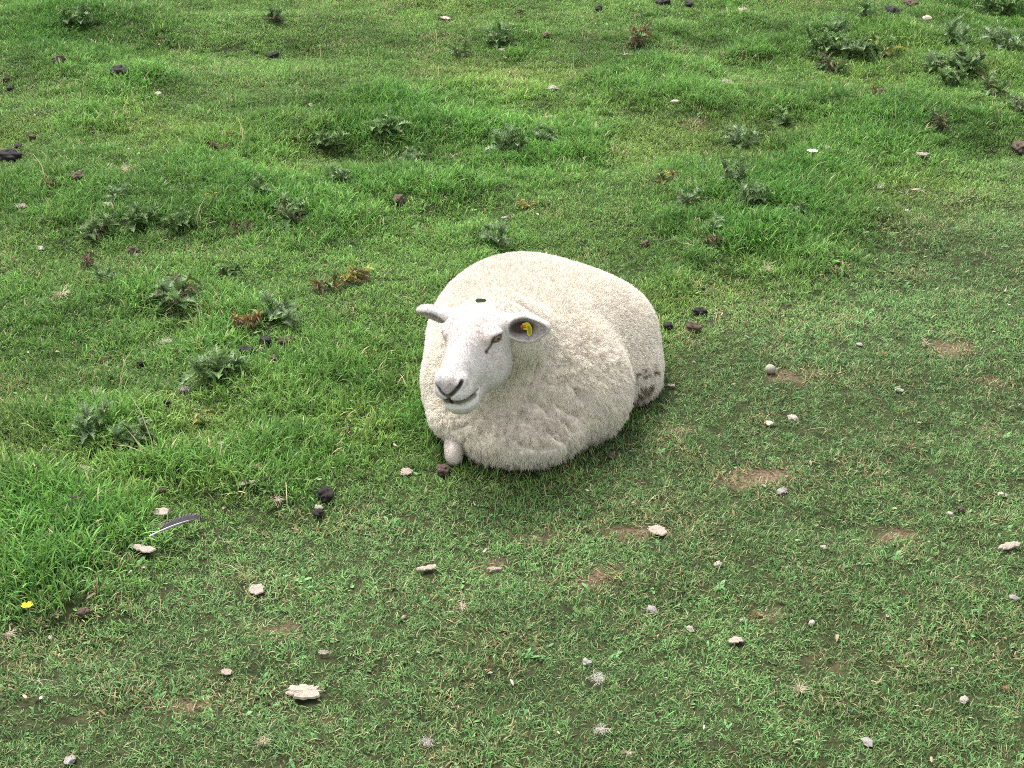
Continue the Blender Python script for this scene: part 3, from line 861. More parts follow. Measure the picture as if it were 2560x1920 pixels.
TG = "thistles growing in the pasture"
TH = [  # name-colour mix, u, v, width, leaves, label
 ("gdb", 1250, 92, 105, 22, "compact dark grey-green thistle at the top edge, left of the rusty thistle"),
 ("gdn", 1155, 126, 70, 12, "small thistle just left of the compact dark thistle at the top"),
 ("gnd", 692, 32, 80, 14, "brownish green thistle at the top edge, right of the tall grass corner"),
 ("bg", 2095, 62, 110, 18, "grey-green thistle at the top of the big upper right clump"),
 ("gd", 2062, 108, 115, 18, "grey-green thistle on the left side of the big upper right clump"),
 ("gbd", 2140, 112, 120, 18, "thistle in the middle of the big upper right clump"),
 ("gdn", 2078, 158, 115, 16, "dark thistle at the foot of the big upper right clump"),
 ("gy", 2195, 110, 100, 14, "greener thistle on the right of the big upper right clump, by the yellow leaf"),
 ("gd", 2160, 28, 90, 14, "low thistle near the top edge above the big upper right clump"),
 ("bg", 2385, 85, 110, 16, "back thistle of the far right clump"),
 ("bbg", 2325, 150, 110, 16, "bluish thistle on the left of the far right clump"),
 ("gbd", 2405, 150, 130, 20, "largest bluish green thistle of the far right clump"),
 ("dg", 2375, 192, 120, 16, "dark thistle at the foot of the far right clump"),
 ("bg", 2520, 100, 120, 18, "pale blue-green thistle against the right edge near the top"),
 ("dgn", 2480, 212, 120, 16, "dark tangled thistle below the pale blue-green one at the right edge"),
 ("gbn", 2540, 262, 90, 14, "thistle cut by the right edge, lowest of the three there"),
 ("dn", 2340, 300, 105, 14, "brown-tinged thistle in long grass below the far right clump"),
 ("dg", 1962, 292, 100, 14, "dark thistle half sunk in long grass, right of centre near the top"),
 ("bg", 1850, 345, 105, 16, "pale leaved thistle right of centre, above the lush patch"),
 ("gdb", 1835, 432, 120, 18, "thistle with upright pale tips at the top of the lush patch right of the sheep"),
 ("gyn", 1658, 438, 105, 14, "yellowing thistle on short turf above and right of the sheep"),
 ("bgn", 1735, 492, 95, 12, "flat bluish thistle at the left edge of the lush patch"),
 ("bgd", 1880, 492, 110, 16, "bluish thistle in the middle of the lush patch"),
 ("bg", 2000, 525, 80, 12, "bluish thistle deep in the lush patch, on its right side"),
 ("bg", 1790, 556, 80, 10, "small pale thistle in the lush patch above the brown clod"),
 ("gdb", 1270, 352, 130, 20, "bushy green thistle straight above the sheep, left of a twin"),
 ("bgd", 1365, 330, 120, 18, "bushy bluish thistle straight above the sheep, right of a twin"),
 ("dg", 965, 305, 110, 16, "dark thistle in long grass above and left of the sheep"),
 ("dbg", 1030, 392, 90, 14, "small thistle on turf below the dark one in long grass"),
 ("bbg", 1236, 585, 135, 13, "spiky blue-grey thistle with upright leaves just behind the sheep"),
 ("dgn", 731, 520, 150, 22, "large dark thistle with a brown heart, upper left of the sheep"),
 ("gd", 655, 462, 110, 14, "grey thistle beside the large dark one, on its left"),
 ("bg", 850, 435, 90, 12, "grey thistle beside the large dark one, on its right"),
 ("dg", 345, 535, 130, 18, "dark thistle in the long row at the left, middle of three"),
 ("dgn", 235, 560, 120, 16, "dark thistle in the long row at the left, leftmost of three"),
 ("gd", 450, 542, 120, 16, "dark thistle in the long row at the left, rightmost of three"),
 ("gb", 290, 480, 90, 12, "thin thistle just above the long row at the left"),
 ("gd", 568, 668, 85, 12, "small low thistle above the rusty dead one"),
 ("bg", 262, 690, 80, 10, "pale tipped thistle left of the wide green thistle"),
 ("gnb", 441, 727, 165, 20, "wide green thistle with a dead tip, left of the rusty dead one"),
 ("gb", 698, 772, 140, 18, "green thistle leaning against the rusty dead one"),
 ("gnr", 805, 705, 110, 14, "green half of the thistle pair behind the sheep's nose, at the left"),
 ("bgd", 536, 904, 160, 20, "dark green thistle with broad leaves below the rusty dead one"),
 ("gb", 232, 1052, 140, 18, "left plant of the grey-green thistle pair near the left edge"),
 ("bgd", 335, 1078, 140, 18, "right plant of the grey-green thistle pair near the left edge"),
 ("yg", 505, 1040, 85, 10, "yellow-green thistle seedling right of the thistle pair"),
 ("dg", 195, 42, 110, 14, "dark thistle inside the tall grass in the top left corner"),
 ("dg", 2478, 8, 140, 14, "dark thistle cut by the top edge near the right corner"),
 ("gd", 820, 345, 100, 12, "thistle hidden in long grass left of the dark one above the sheep"),
]
for mix, u, v, w, n, lab in TH:
    plant("thistle", "thistle", TG, lab, u, v, w, mix, n, rs=11, el=(20, 85) if "upright" in lab else (16, 68))
DEAD = [
 ("rrrny", 622, 798, 110, 20, "rusty orange dead thistle left of the sheep", (40, 85)),
 ("rnny", 885, 690, 105, 18, "curled brown dead thistle nearest the sheep's ear, on the left", (25, 75)),
 ("rnng", 1592, 88, 110, 18, "rusty thistle at the top edge, right of centre", (25, 75)),
 ("nnr", 545, 362, 75, 12, "brown withered thistle on short turf, upper left", (20, 60)),
 ("rny", 578, 338, 45, 9, "little rust brown withered sprig beside the withered thistle, upper left", (40, 80)),
 ("nn", 218, 645, 95, 14, "brown dead clump left of the dark dung ball", (15, 60)),
 ("nnr", 918, 893, 42, 9, "left one of two brown dead sprigs near the sheep's cheek", (50, 88)),
 ("nnr", 948, 897, 42, 9, "right one of two brown dead sprigs near the sheep's cheek", (50, 88)),
 ("nn", 866, 1083, 60, 9, "brown withered dock in long grass left of the sheep's knee", (50, 88)),
 ("nr", 2194, 228, 60, 9, "brown withered sprig between the two upper right thistle clumps", (40, 85)),
 ("nrn", 2355, 295, 50, 9, "rust brown leaves beside the brown-tinged thistle, far right", (30, 80)),
 ("nn", 1780, 597, 90, 14, "brown dead clod at the lower left edge of the lush patch", (5, 40)),
 ("nn", 612, 572, 70, 9, "brown stalky remains below the large dark thistle", (30, 80)),
 ("nr", 135, 455, 60, 10, "tan withered sprig above the long thistle row", (25, 70)),
 ("nrn", 1880, 240, 45, 8, "small brown withered sprig, upper right of centre", (35, 80)),
 ("yn", 521, 490, 60, 8, "yellow withered thistle tip above the long row", (40, 85)),
 ("rny", 1320, 510, 60, 9, "flat brown withered rosette straight above the sheep's back", (8, 35)),
]
for mix, u, v, w, n, lab, el in DEAD:
    plant("dead_thistle", "dead plant", "withered plants in the pasture", lab, u, v, w, mix, n, el=el, rs=5)

# --- shapes of small things
def blob_mesh(name, mat, seed, squash=(1, 1, .7), lumps=0, rough=.25, sub=3, facets=False):
    """stone or lump of unit half-width"""
    import bmesh
    bm = bmesh.new(); bmesh.ops.create_icosphere(bm, subdivisions=sub, radius=1.0)
    V = np.array([v.co[:] for v in bm.verts]); Fc = [[v.index for v in f.verts] for f in bm.faces]; bm.free()
    r = np.random.default_rng(seed)
    if facets:      # chipped planes
        for _ in range(9):
            n_ = r.normal(size=3); n_ /= np.linalg.norm(n_); d_ = r.uniform(.62, .88)
            h_ = V @ n_ - d_; V = V - np.maximum(h_, 0)[:, None] * n_ * .9
    off = r.uniform(0, 50, 3)
    nz = vnoise3(V * 1.8 + off, seed) - .5 + .5 * (vnoise3(V * 4.5 + off, seed + 1) - .5)
    V = V * (1 + rough * 1.6 * nz)[:, None]
    if lumps:
        cs_ = r.normal(size=(lumps, 3)); cs_ /= np.linalg.norm(cs_, axis=1)[:, None]
        dd = np.linalg.norm(V[:, None] / np.linalg.norm(V, axis=1)[:, None, None] - cs_[None], axis=2)
        ds = np.sort(dd, axis=1)
        V = V * (1 + .30 * smooth(0, .55, ds[:, 1] - ds[:, 0]) - .12)[:, None]
    V = V * np.array(squash)
    return mesh_np(name, V, Fc, mat, not facets)

def chip_mesh(name, mat, seed, aspect=2.2, th=.16):
    """ragged flat flake of unit half-length with a bent, uneven face"""
    r = np.random.default_rng(seed); n = 26
    an = np.linspace(0, 2 * math.pi, n, endpoint=False)
    rad = 1 - .38 * r.random(n) ** 1.5; rad *= 1 + .12 * np.sin(an * 2 + r.uniform(0, 6))
    ox, oy = rad * np.cos(an), rad * np.sin(an) / aspect
    rings = [(1.0, 0), (.93, th), (.55, th * 1.25), (.0, th * 1.3)]
    V, Fc = [], []
    bend = r.uniform(-.12, .2)
    for k, (s_, z_) in enumerate(rings[:3]):
        for i in range(n):
            V.append((ox[i] * s_, oy[i] * s_, z_ + bend * (ox[i] * s_) ** 2 + r.uniform(-.35, .35) * th * (k > 0)))
    V.append((0, 0, th * 1.3)); V.append((0, 0, -.02))
    for k in range(2):
        for i in range(n):
            j = (i + 1) % n; Fc.append((k * n + i, k * n + j, (k + 1) * n + j, (k + 1) * n + i))
    for i in range(n):
        j = (i + 1) % n; Fc.append((2 * n + i, 2 * n + j, 3 * n)); Fc.append((j, i, 3 * n + 1))
    return mesh_np(name, np.array(V), Fc, mat, False)

def strand_mesh(name, mat, seed, n, r0, r1, spread=(10, 80), w=.05, curl=1.2, flat=.0):
    """loose bundle of dry stalks or fibres, each a thin three sided tube, of unit reach"""
    r = np.random.default_rng(seed); V, Fc, A = [], [], []
    for k in range(n):
        az = r.uniform(0, 2 * math.pi); el = math.radians(r.uniform(*spread))
        L = r.uniform(r0, r1); p = np.array([r.normal(0, .10), r.normal(0, .10), r.uniform(0, .08)]); S = 6
        if flat: p[:2] += r.normal(0, flat, 2)
        ww = w * r.uniform(.6, 1.2)
        for i in range(S):
            t = i / (S - 1); b0 = len(V)
            d = np.array([math.cos(az) * math.cos(el), math.sin(az) * math.cos(el), math.sin(el)])
            s1 = np.cross(d, (0, 0, 1.0)); s1 /= np.linalg.norm(s1) + 1e-9; s2 = np.cross(d, s1)
            for a_ in (0, 2.09, 4.19):
                V.append(tuple(p + ww * (1 - .75 * t) * (math.cos(a_) * s1 + math.sin(a_) * s2))); A.append((t, 1, 0))
            if i:
                for a_ in range(3):
                    Fc.append((b0 - 3 + a_, b0 - 3 + (a_ + 1) % 3, b0 + (a_ + 1) % 3, b0 + a_))
            p = p + d * L / (S - 1); p[2] = max(p[2], .0)
            az += r.normal(0, .25) * curl; el -= r.uniform(.1, .5) * curl * .5
    return mesh_np(name, np.array(V), Fc, mat, True, {"lf": ('FLOAT_VECTOR', np.array(A))})

M_CHALK = rough_mat("pale_chalk_stone", (.30, .265, .21), (.50, .46, .39), 60, .9, .8)
M_GREY = rough_mat("grey_stone", (.19, .170, .150), (.33, .305, .28), 50, .85, .5)
M_TAN = rough_mat("tan_stone", (.38, .29, .22), (.55, .45, .36), 60, .9, .5)
M_CHIP = rough_mat("bleached_flake", (.30, .24, .185), (.50, .43, .36), 38, .9, .9, 8, (.58, .52, .44))
M_CHIPG = rough_mat("grey_bark_flake", (.20, .17, .13), (.46, .41, .33), 40, .9, .9)
M_DUNG = rough_mat("black_dung", (.010, .009, .008), (.040, .034, .030), 90, .7, .8)
M_DUNGB = rough_mat("dry_brown_dung", (.055, .038, .028), (.17, .125, .095), 90, .95, .8)
M_STRAW = leaf_mat("dry_straw", (.38, .30, .19), (.66, .57, .42), (.6, .52, .4), .15, .8)
M_STRAWR = leaf_mat("orange_straw", (.30, .15, .07), (.52, .32, .16), (.5, .35, .2), .15, .8)
M_WOOL = leaf_mat("shed_wool", (.48, .42, .36), (.74, .70, .64), (.7, .66, .6), .2, .95)
M_TWIG = leaf_mat("dry_twig", (.24, .18, .12), (.50, .42, .31), (.45, .38, .28), .0, .85)

LIB = {
 "stone": [blob_mesh("stone", M_CHALK, 40 + k, (1, .80 - .08 * k, .42), 0, .42, 3, k % 4 != 1) for k in range(4)],
 "grey": [blob_mesh("stone", M_GREY, 50 + k, (1, .72, .36), 0, .40, 3, True) for k in range(3)],
 "tan": [blob_mesh("stone", M_TAN, 60 + k, (1, .8, .42), 0, .3, 3, k % 2 == 0) for k in range(2)],
 "round": [blob_mesh("stone", M_CHALK, 70, (1, .95, .9), 0, .08, 3)],
 "chip": [chip_mesh("flake", M_CHIP, 80 + k, 1.15 + .28 * k, .10) for k in range(5)],
 "bark": [chip_mesh("flake", M_CHIPG, 90 + k, 1.6 + .4 * k, .12) for k in range(3)],
 "dung": [blob_mesh("dung", M_DUNG, 100 + k, (1, .8, .62), 9, .3, 4) for k in range(4)],
 "dungb": [blob_mesh("dung", M_DUNGB, 110 + k, (1, .85, .6), 11, .4, 4) for k in range(3)],
 "straw": [strand_mesh("straw", M_STRAW, 120 + k, 34, .5, 1.1, (5, 60), .030, 1.3) for k in range(4)],
 "strawr": [strand_mesh("straw", M_STRAWR, 130 + k, 30, .5, 1.0, (10, 70), .030, 1.2) for k in range(2)],
 "wool": [strand_mesh("wool", M_WOOL, 140 + k, 90, .5, 1.1, (0, 70), .026, 3.0, .28) for k in range(4)],
 "twig": [strand_mesh("twig", M_TWIG, 150 + k, 4, .9, 1.8, (2, 22), .055, .9) for k in range(4)],
}
KIND = {  # name, category, group, lift, press
 "stone": ("stone", "stone", "stones lying in the turf", -.14, .82), "grey": ("stone", "stone", "stones lying in the turf", -.12, .80),
 "tan": ("stone", "stone", "stones lying in the turf", -.08, .82), "round": ("stone", "stone", "stones lying in the turf", .45, .9),
 "chip": ("bleached_flake", "flake", "bleached flakes on the turf", .06, 1.0), "bark": ("bark_flake", "flake", "bleached flakes on the turf", .12, 1.0),
 "dung": ("dung_lump", "dung", "dung lumps on the pasture", .22, 1.0), "dungb": ("dung_lump", "dung", "dung lumps on the pasture", .18, .95),
 "straw": ("straw_tuft", "straw", "dry straw tufts", .05, .7), "strawr": ("straw_tuft", "straw", "dry straw tufts", .05, .7),
 "wool": ("wool_tuft", "wool", "scraps of shed wool", .05, .9), "twig": ("twig", "twig", "dry twigs on the turf", .08, .6),
}
def small(kind, u, v, wpx, label, az=None):
    nm, cat, grp, lift, pr = KIND[kind]
    r = random.Random(int(u) * 31 + int(v))
    p, mpp = scale_at(u, v)
    s = wpx * .5 * mpp
    o = link(nm, r.choice(LIB[kind]))
    o.location = (p[0], p[1], p[2] + lift * s + .008)
    a = r.uniform(-.5, .5) if az is None else math.radians(az)
    o.rotation_euler = (r.uniform(-.15, .15), r.uniform(-.15, .15), a + (0 if kind in ("chip", "bark") or az is not None else r.uniform(0, 6.28)))
    o.scale = (s, s, s)
    tag(o, label, cat, grp)
    PRESS.append((p[0], p[1], s * (.8 if kind in ("chip", "bark") else .72), pr))
    return o

SMALL = [
 # dung
 ("dung", 295, 187, 44, "big glossy black dung pat below the tall grass in the top left corner"),
 ("dung", 25, 400, 54, "biggest black dung heap, cut close by the left edge"),
 ("dung", 46, 374, 24, "small black dung lump touching the biggest heap at the left edge"),
 ("dungb", 84, 350, 22, "small dark dung lump to the right above the biggest heap"),
 ("dung", 25, 227, 18, "tiny black dung pellet at the left edge, lower of two"),
 ("dung", 15, 206, 17, "tiny black dung pellet at the left edge, upper of two"),
 ("dung", 686, 144, 24, "black dung lump on short turf below the brownish thistle at the top edge"),
 ("dungb", 150, 157, 30, "brown dung lump in the tall grass of the top left corner"),
 ("dungb", 192, 450, 32, "brown dung lump left of the yellow withered thistle tip"),
 ("dungb", 335, 637, 32, "dark dung ball right of the brown dead clump"),
 ("dung", 664, 862, 36, "black dung ball below the rusty dead thistle, with a straw across it"),
 ("dung", 615, 885, 36, "black dung lump between the rusty dead thistle and the broad leaved one"),
 ("dungb", 712, 861, 32, "brown dry dung lump right of the black dung ball"),
 ("dungb", 688, 902, 22, "small brown dung lump below the black dung ball"),
 ("dung", 351, 916, 18, "single black pellet left of the broad leaved thistle"),
 ("dung", 418, 1013, 18, "single black pellet above the yellow-green seedling"),
 ("dung", 503, 1127, 26, "dark dung lump below the yellow-green seedling"),
 ("dung", 814, 1248, 48, "long black dung lump with a white patch, lower left of the sheep's knee"),
 ("dung", 795, 1292, 28, "black dung lump just below the long black one near the sheep's knee"),
 ("dungb", 185, 1265, 40, "dark brown dung lump in long grass above the white flake at the left"),
 ("dungb", 400, 1237, 28, "dark lump in long grass above the curled white flake"),
 ("dungb", 211, 1540, 32, "dark brown dung lump right of the yellow flower"),
 ("dung", 1657, 14, 34, "dark dung lump at the top edge, right of the rusty thistle"),
 ("dung", 1723, 18, 28, "black dung lump at the top edge beside the pale wooden flake"),
 ("dung", 1498, 26, 22, "small dark dung lump at the top edge, left of the rusty thistle"),
 ("dung", 2231, 36, 36, "black dung lump between the two upper right thistle clumps"),
 ("dungb", 2275, 18, 34, "brown dung lump at the top edge above the far right clump"),
 ("dungb", 1365, 93, 22, "brown dung lump right of the compact dark thistle"),
 ("dungb", 1299, 36, 20, "dark dung lump above the compact dark thistle"),
 ("dung", 1435, 321, 24, "black dung lump right of the twin bushy thistles"),
 ("dungb", 996, 506, 32, "brown clod on turf above and left of the sheep's back"),
 ("dungb", 1085, 455, 24, "brown clod at the end of the bright grass tuft above the sheep"),
 ("dungb", 1614, 616, 24, "brown clod beside the brown dead clod, above the sheep's rump"),
 ("dung", 1747, 787, 32, "black dung lump right of the sheep's haunch, upper of three"),
 ("dungb", 1734, 828, 38, "broad grey-brown dung lump right of the sheep's haunch, lower of three"),
 ("dung", 1668, 823, 28, "dark dung lump nearest the sheep's haunch"),
 ("dungb", 2550, 378, 44, "brown dung heap cut by the right edge"),
 ("dungb", 1108, 1186, 42, "brown dung crumbs touching the sheep's folded knee"),
 ("dungb", 1530, 1150, 22, "grey clod right of the sheep's chest, with a straw loop"),
 ("dungb", 2400, 1282, 20, "small brown clod beside the little stone near the right edge"),
 # stones
 ("stone", 395, 239, 30, "pale stone on the short turf at the upper left"),
 ("stone", 778, 266, 16, "little pale stone on the turf left of the dark thistle in long grass"),
 ("stone", 101, 625, 22, "pale round scrap at the left, below the long thistle row"),
 ("stone", 1253, 128, 24, "pale stone at the foot of the compact dark thistle"),
 ("stone", 1381, 223, 30, "pale stone above the twin bushy thistles"),
 ("tan", 1688, 258, 24, "tan stone on turf left of the pale leaved thistle"),
 ("tan", 2316, 48, 26, "tan stone right of the black dung between the upper right clumps"),
 ("round", 1925, 934, 26, "round white stone right of the sheep"),
 ("stone", 1982, 1050, 40, "flat white and grey stone below the round white one"),
 ("tan", 1921, 1063, 26, "tan stone just left of the flat white and grey one"),
 ("stone", 2249, 981, 24, "small white stone far right of the round white one"),
 ("grey", 2149, 866, 20, "little grey stone between the round white stone and the bare patch"),
 ("grey", 1956, 1233, 30, "grey stone at the lower end of the big bare patch"),
 ("stone", 785, 897, 22, "white stone left of the sheep, above the long grass"),
 ("stone", 1795, 1416, 26, "white angular stone on the trodden turf, lower right of the sheep"),
 ("stone", 2029, 1563, 26, "white pointed stone at the lower right"),
 ("stone", 1726, 1578, 26, "pale stone left of the ragged flake at the lower right"),
 ("grey", 1856, 1558, 18, "upright grey stone above the ragged flake at the lower right"),
 ("grey", 1468, 1661, 36, "grey stone above the knotted wool at the lower centre"),
 ("grey", 2533, 1500, 30, "grey stone close to the right edge"),
 ("stone", 2374, 1290, 22, "little pale stone on turf near the right edge"),
 ("stone", 2058, 1373, 18, "little white stone right of the white angular one"),
 ("grey", 2168, 1862, 36, "flat grey stone near the bottom right"),
 ("grey", 174, 1907, 40, "smooth grey stone cut by the bottom edge at the left"),
 ("stone", 127, 1601, 20, "small white stone right of the straw bundle at the left edge"),
 ("stone", 1010, 1548, 16, "tiny white stone in the middle of the trodden turf"),
 ("stone", 2411, 1755, 30, "white stone half hidden by grass at the lower right"),
 ("stone", 2507, 1243, 28, "pale stone near the right edge, on the trodden slope"),
 ("stone", 797, 1274, 26, "white pebble against the long black dung lump"),
 ("grey", 1630, 1530, 34, "sunken grey stone below the twisted flake at the centre right"),
 ("stone", 2264, 532, 28, "pale stone right of the lush patch"),
 # flakes
 ("chip", 358, 1382, 72, "large white bone-like flake at the left, under the feather"),
 ("chip", 762, 1742, 108, "largest pale flat flake, at the bottom left of centre"),
 ("chip", 405, 1289, 60, "curled white flake above the feather"),
 ("chip", 1016, 1187, 44, "white flake left of the sheep's knee"),
 ("chip", 1065, 1430, 56, "slanting pale flake below the sheep"),
 ("chip", 1238, 1430, 42, "pale flake below the sheep's chest on the bare streak"),
 ("chip", 642, 1482, 50, "thin pale flake on the trodden turf at the left"),
 ("chip", 1642, 1335, 58, "twisted pale flake below and right of the sheep"),
 ("chip", 1838, 1609, 46, "ragged pale flake at the lower right, between two white stones"),
 ("chip", 567, 1688, 34, "small pale flake above and left of the largest one"),
 ("chip", 2524, 1373, 62, "long pale flake at the right edge"),
 ("chip", 617, 1216, 52, "pale flake in long grass left of the sheep"),
 ("chip", 218, 1180, 46, "pale flake in the long grass at the left, below the thistle pair"),
 ("chip", 1853, 30, 36, "pale wooden flake at the top edge"),
 ("chip", 1678, 970, 26, "small pale flake at the sheep's hind foot"),
 ("bark", 2306, 394, 44, "grey bark flake above the far end of the lush patch"),
 ("chip", 562, 1118, 42, "tan curled flake below the yellow-green seedling"),
 ("bark", 810, 1641, 36, "greenish grey flake right of the bare brown patch at the lower left"),
 ("chip", 2065, 376, 38, "pale flake at the top of the lush patch"),
 ("chip", 1113, 50, 30, "tan flake at the top edge left of the compact dark thistle"),
 ("bark", 1262, 551, 28, "tan curled flake at the tip of the spiky thistle behind the sheep"),
 ("chip", 1369, 298, 28, "tan flake above the bushy bluish thistle"),
 ("chip", 268, 518, 38, "pale twisted flake above the long thistle row"),
 # wool and straw
 ("wool", 418, 862, 42, "pale wool tuft left of the broad leaved thistle"),
 ("wool", 52, 522, 32, "white wool scrap near the left edge, by the long thistle row"),
 ("wool", 1494, 1707, 50, "knotted pale wool at the lower centre"),
 ("wool", 1503, 1835, 44, "round pale wool knot near the bottom centre"),
 ("wool", 1070, 1866, 46, "wispy pale wool at the bottom, left of the round knot"),
 ("wool", 460, 981, 36, "brownish wool knot below the broad leaved thistle"),
 ("wool", 247, 992, 40, "brownish wool knot above the thistle pair at the left"),
 ("wool", 2194, 475, 30, "wool scrap at the right end of the lush patch"),
 ("wool", 2030, 64, 34, "white down left of the big upper right clump"),
 ("wool", 1807, 213, 44, "tan fibrous knot on turf at the upper right of centre"),
 ("straw", 26, 1600, 66, "pale straw bundle at the left edge"),
 ("straw", 657, 1868, 62, "spiky straw tuft at the bottom left"),
 ("straw", 139, 1548, 46, "straw tuft right of the yellow flower"),
 ("straw", 636, 1178, 48, "straw tuft in the long grass left of the sheep's knee"),
 ("straw", 693, 1262, 56, "spread straw left of the long black dung lump"),
 ("straw", 1919, 681, 40, "pale straw tuft at the lower right end of the lush patch"),
 ("straw", 2312, 866, 42, "pale straw tuft left of the bare patch at the right"),
 ("strawr", 2208, 892, 30, "rusty straw tuft between the round white stone and the right bare patch"),
 ("strawr", 1890, 1545, 46, "rusty straw tuft above the ragged flake at the lower right"),
 ("straw", 1157, 1528, 60, "flattened straw streak on the trodden turf below the sheep"),
 ("straw", 2000, 1735, 70, "flattened straw patch at the lower right, below the pointed stone"),
 ("strawr", 2510, 1730, 40, "yellowed straw tuft at the right edge near the bottom"),
 ("straw", 157, 748, 70, "flat dry straw patch at the left, below the dung ball"),
 ("straw", 311, 432, 48, "flat dry straw patch on the turf at the upper left"),
 ("strawr", 620, 1500, 30, "little orange straw tuft on the trodden turf at the left"),
 ("straw", 1569, 1893, 44, "straw tuft at the bottom edge, right of the centre"),
 # twigs
 ("twig", 1130, 400, 56, "pale twig on the turf above the sheep, below the bushy green thistle"),
 ("twig", 1459, 402, 34, "short dark twig on the turf right of the sheep's back"),
 ("twig", 1560, 144, 46, "forked pale twig below the rusty thistle at the top"),
 ("twig", 2279, 485, 78, "long brown stick right of the lush patch"),
 ("twig", 399, 1322, 46, "pale twig between the curled white flake and the feather"),
 ("twig", 93, 1714, 60, "pale twig on the trodden turf near the left edge"),
 ("twig", 1790, 795, 52, "pale twig right of the black dung by the sheep's haunch"),
 ("twig", 560, 1363, 36, "tan twig right of the feather"),
 ("twig", 2210, 142, 50, "crooked pale twig under the big upper right clump"),
]
for row in SMALL:
    small(*row, az=({358: -24, 762: 14, 1065: 24, 1016: 28, 1642: 14, 2524: 12, 1238: 14, 405: -6}.get(row[1]) if row[0] == "chip" else None))

# --- tiny dry scraps trodden into the turf, beyond counting
nS = 1800
yy = 2.0 + 7.8 * rng.random(nS) ** 1.15
xx = rng.uniform(-1, 1, nS) * (.3153 * (.891 * yy + .953) + .5)
sdx = np.full(nS, 1.); PP_ = np.stack([xx, yy, np.full(nS, .03)], 1); sdx = fleece_sdf(PP_)
okk = sdx > .03; xx, yy = xx[okk], yy[okk]; nS = len(xx)
zz = gz(xx, yy); ll, tt_, _b = zones(xx, yy)
V, Fc, C_ = [], [], []
pal = [(.26, .20, .13), (.34, .29, .20), (.10, .065, .04), (.19, .13, .08), (.42, .38, .31), (.05, .036, .03), (.20, .12, .06)]
for k in range(nS):
    L_ = rng.uniform(.005, .015) * (1.5 if rng.random() < .12 else 1); w_ = L_ * rng.uniform(.12, .5); a_ = rng.uniform(0, 6.283); tl = rng.normal(0, .35); cu = rng.normal(0, .5)
    c_ = pal[int(rng.integers(len(pal)))]; b_ = rng.uniform(.7, 1.2)
    ca, sa = math.cos(a_), math.sin(a_)
    z0 = zz[k] + rng.uniform(.006, .013) + .012 * ll[k]
    b0 = len(V)
    for i in range(4):
        t = i / 3 - .5; ww = w_ * (1 - 2.6 * t * t + rng.uniform(-.15, .15))
        zz_ = z0 + L_ * (t * tl + cu * t * t)
        for s_ in (-1, 1):
            V.append((xx[k] + ca * t * L_ - sa * ww * s_ * .5, yy[k] + sa * t * L_ + ca * ww * s_ * .5, zz_ + s_ * ww * .25)); C_.append((c_[0] * b_, c_[1] * b_, c_[2] * b_))
        if i: Fc.append((b0 + 2 * i - 2, b0 + 2 * i - 1, b0 + 2 * i + 1, b0 + 2 * i))
m, nt, out = mat_new("dry_scrap")
at = N(nt, "ShaderNodeAttribute", attribute_name="wc"); b = N(nt, "ShaderNodeBsdfPrincipled"); b.inputs['Roughness'].default_value = .9; b.inputs['Specular IOR Level'].default_value = .15
nt.links.new(at.outputs['Color'], b.inputs['Base Color']); nt.links.new(b.outputs[0], out.inputs[0])
lit = link("dry_litter", mesh_np("dry_litter", np.array(V), np.array(Fc), m, False, {"wc": ('FLOAT_COLOR', rgba(np.array(C_)))}))
tag(lit, "tiny dry scraps of leaf and straw trodden all over the turf", "litter", kind="stuff")

# --- feather
m_q = rough_mat("feather_quill", (.62, .60, .54), (.75, .73, .68), 50, .5, .1)
m_v = leaf_mat("feather_vane_dark", (.020, .018, .020), (.055, .05, .052), (.2, .2, .2), .1, .5)
pa, _ = ground_at(376, 1368); pb, _ = ground_at(500, 1338)
pa = pa + np.array([0, 0, .030]); pb = pb + np.array([0, 0, .045])
fe = bpy.data.objects.new("feather", None); COL.objects.link(fe); fe.location = pa
tag(fe, "long dark feather with a white shaft lying in the grass at the left", "feather")
L = float(np.linalg.norm(pb - pa)); yaw = math.atan2(pb[1] - pa[1], pb[0] - pa[0])
fe.rotation_euler = (math.radians(25), -math.asin((pb[2] - pa[2]) / L), yaw)
V, Fc = [], []
for i in range(13):
    t = i / 12; x = t * L; y = .05 * L * math.sin(t * 2.6); r_ = .0021 * (1 - .8 * t)
    for k in range(6): V.append((x, y + r_ * math.cos(k * 1.047), r_ * math.sin(k * 1.047)))
    if i:
        for k in range(6): a_ = 6 * (i - 1); Fc.append((a_ + k, a_ + (k + 1) % 6, a_ + 6 + (k + 1) % 6, a_ + 6 + k))
link("quill", mesh_np("quill", np.array(V), Fc, m_q), fe)
for sgn, wmax, nm in ((1, .017, "vane"), (-1, .006, "vane")):
    V, Fc, A = [], [], []
    for i in range(41):
        t = .12 + .88 * i / 40; x = t * L; y = .05 * L * math.sin(t * 2.6)
        w = wmax * min(1, (t - .08) * 5) * (1 - max(0, t - .8) / .2 * .85) * (1 + .25 * math.sin(i * 2.3) * (i % 5 == 0))
        V += [(x, y, .0006), (x + .010, y + sgn * w * .6, .0018), (x + .016, y + sgn * w, .0008 + .001 * (i % 3))]
        A += [(t, .3, 0), (t, .6, 0), (t, 1, 0)]
        if i:
            a_, b_ = 3 * (i - 1), 3 * i
            Fc += [(a_, b_, b_ + 1, a_ + 1), (a_ + 1, b_ + 1, b_ + 2, a_ + 2)]
    link(nm, mesh_np(nm, np.array(V), Fc, m_v, False, {"lf": ('FLOAT_VECTOR', np.array(A))}), fe)
PRESS.append((float((pa[0] + pb[0]) / 2), float((pa[1] + pb[1]) / 2), .05, .6))
PRESS.append((float(pa[0] * .75 + pb[0] * .25), float(pa[1] * .75 + pb[1] * .25), .04, .6))
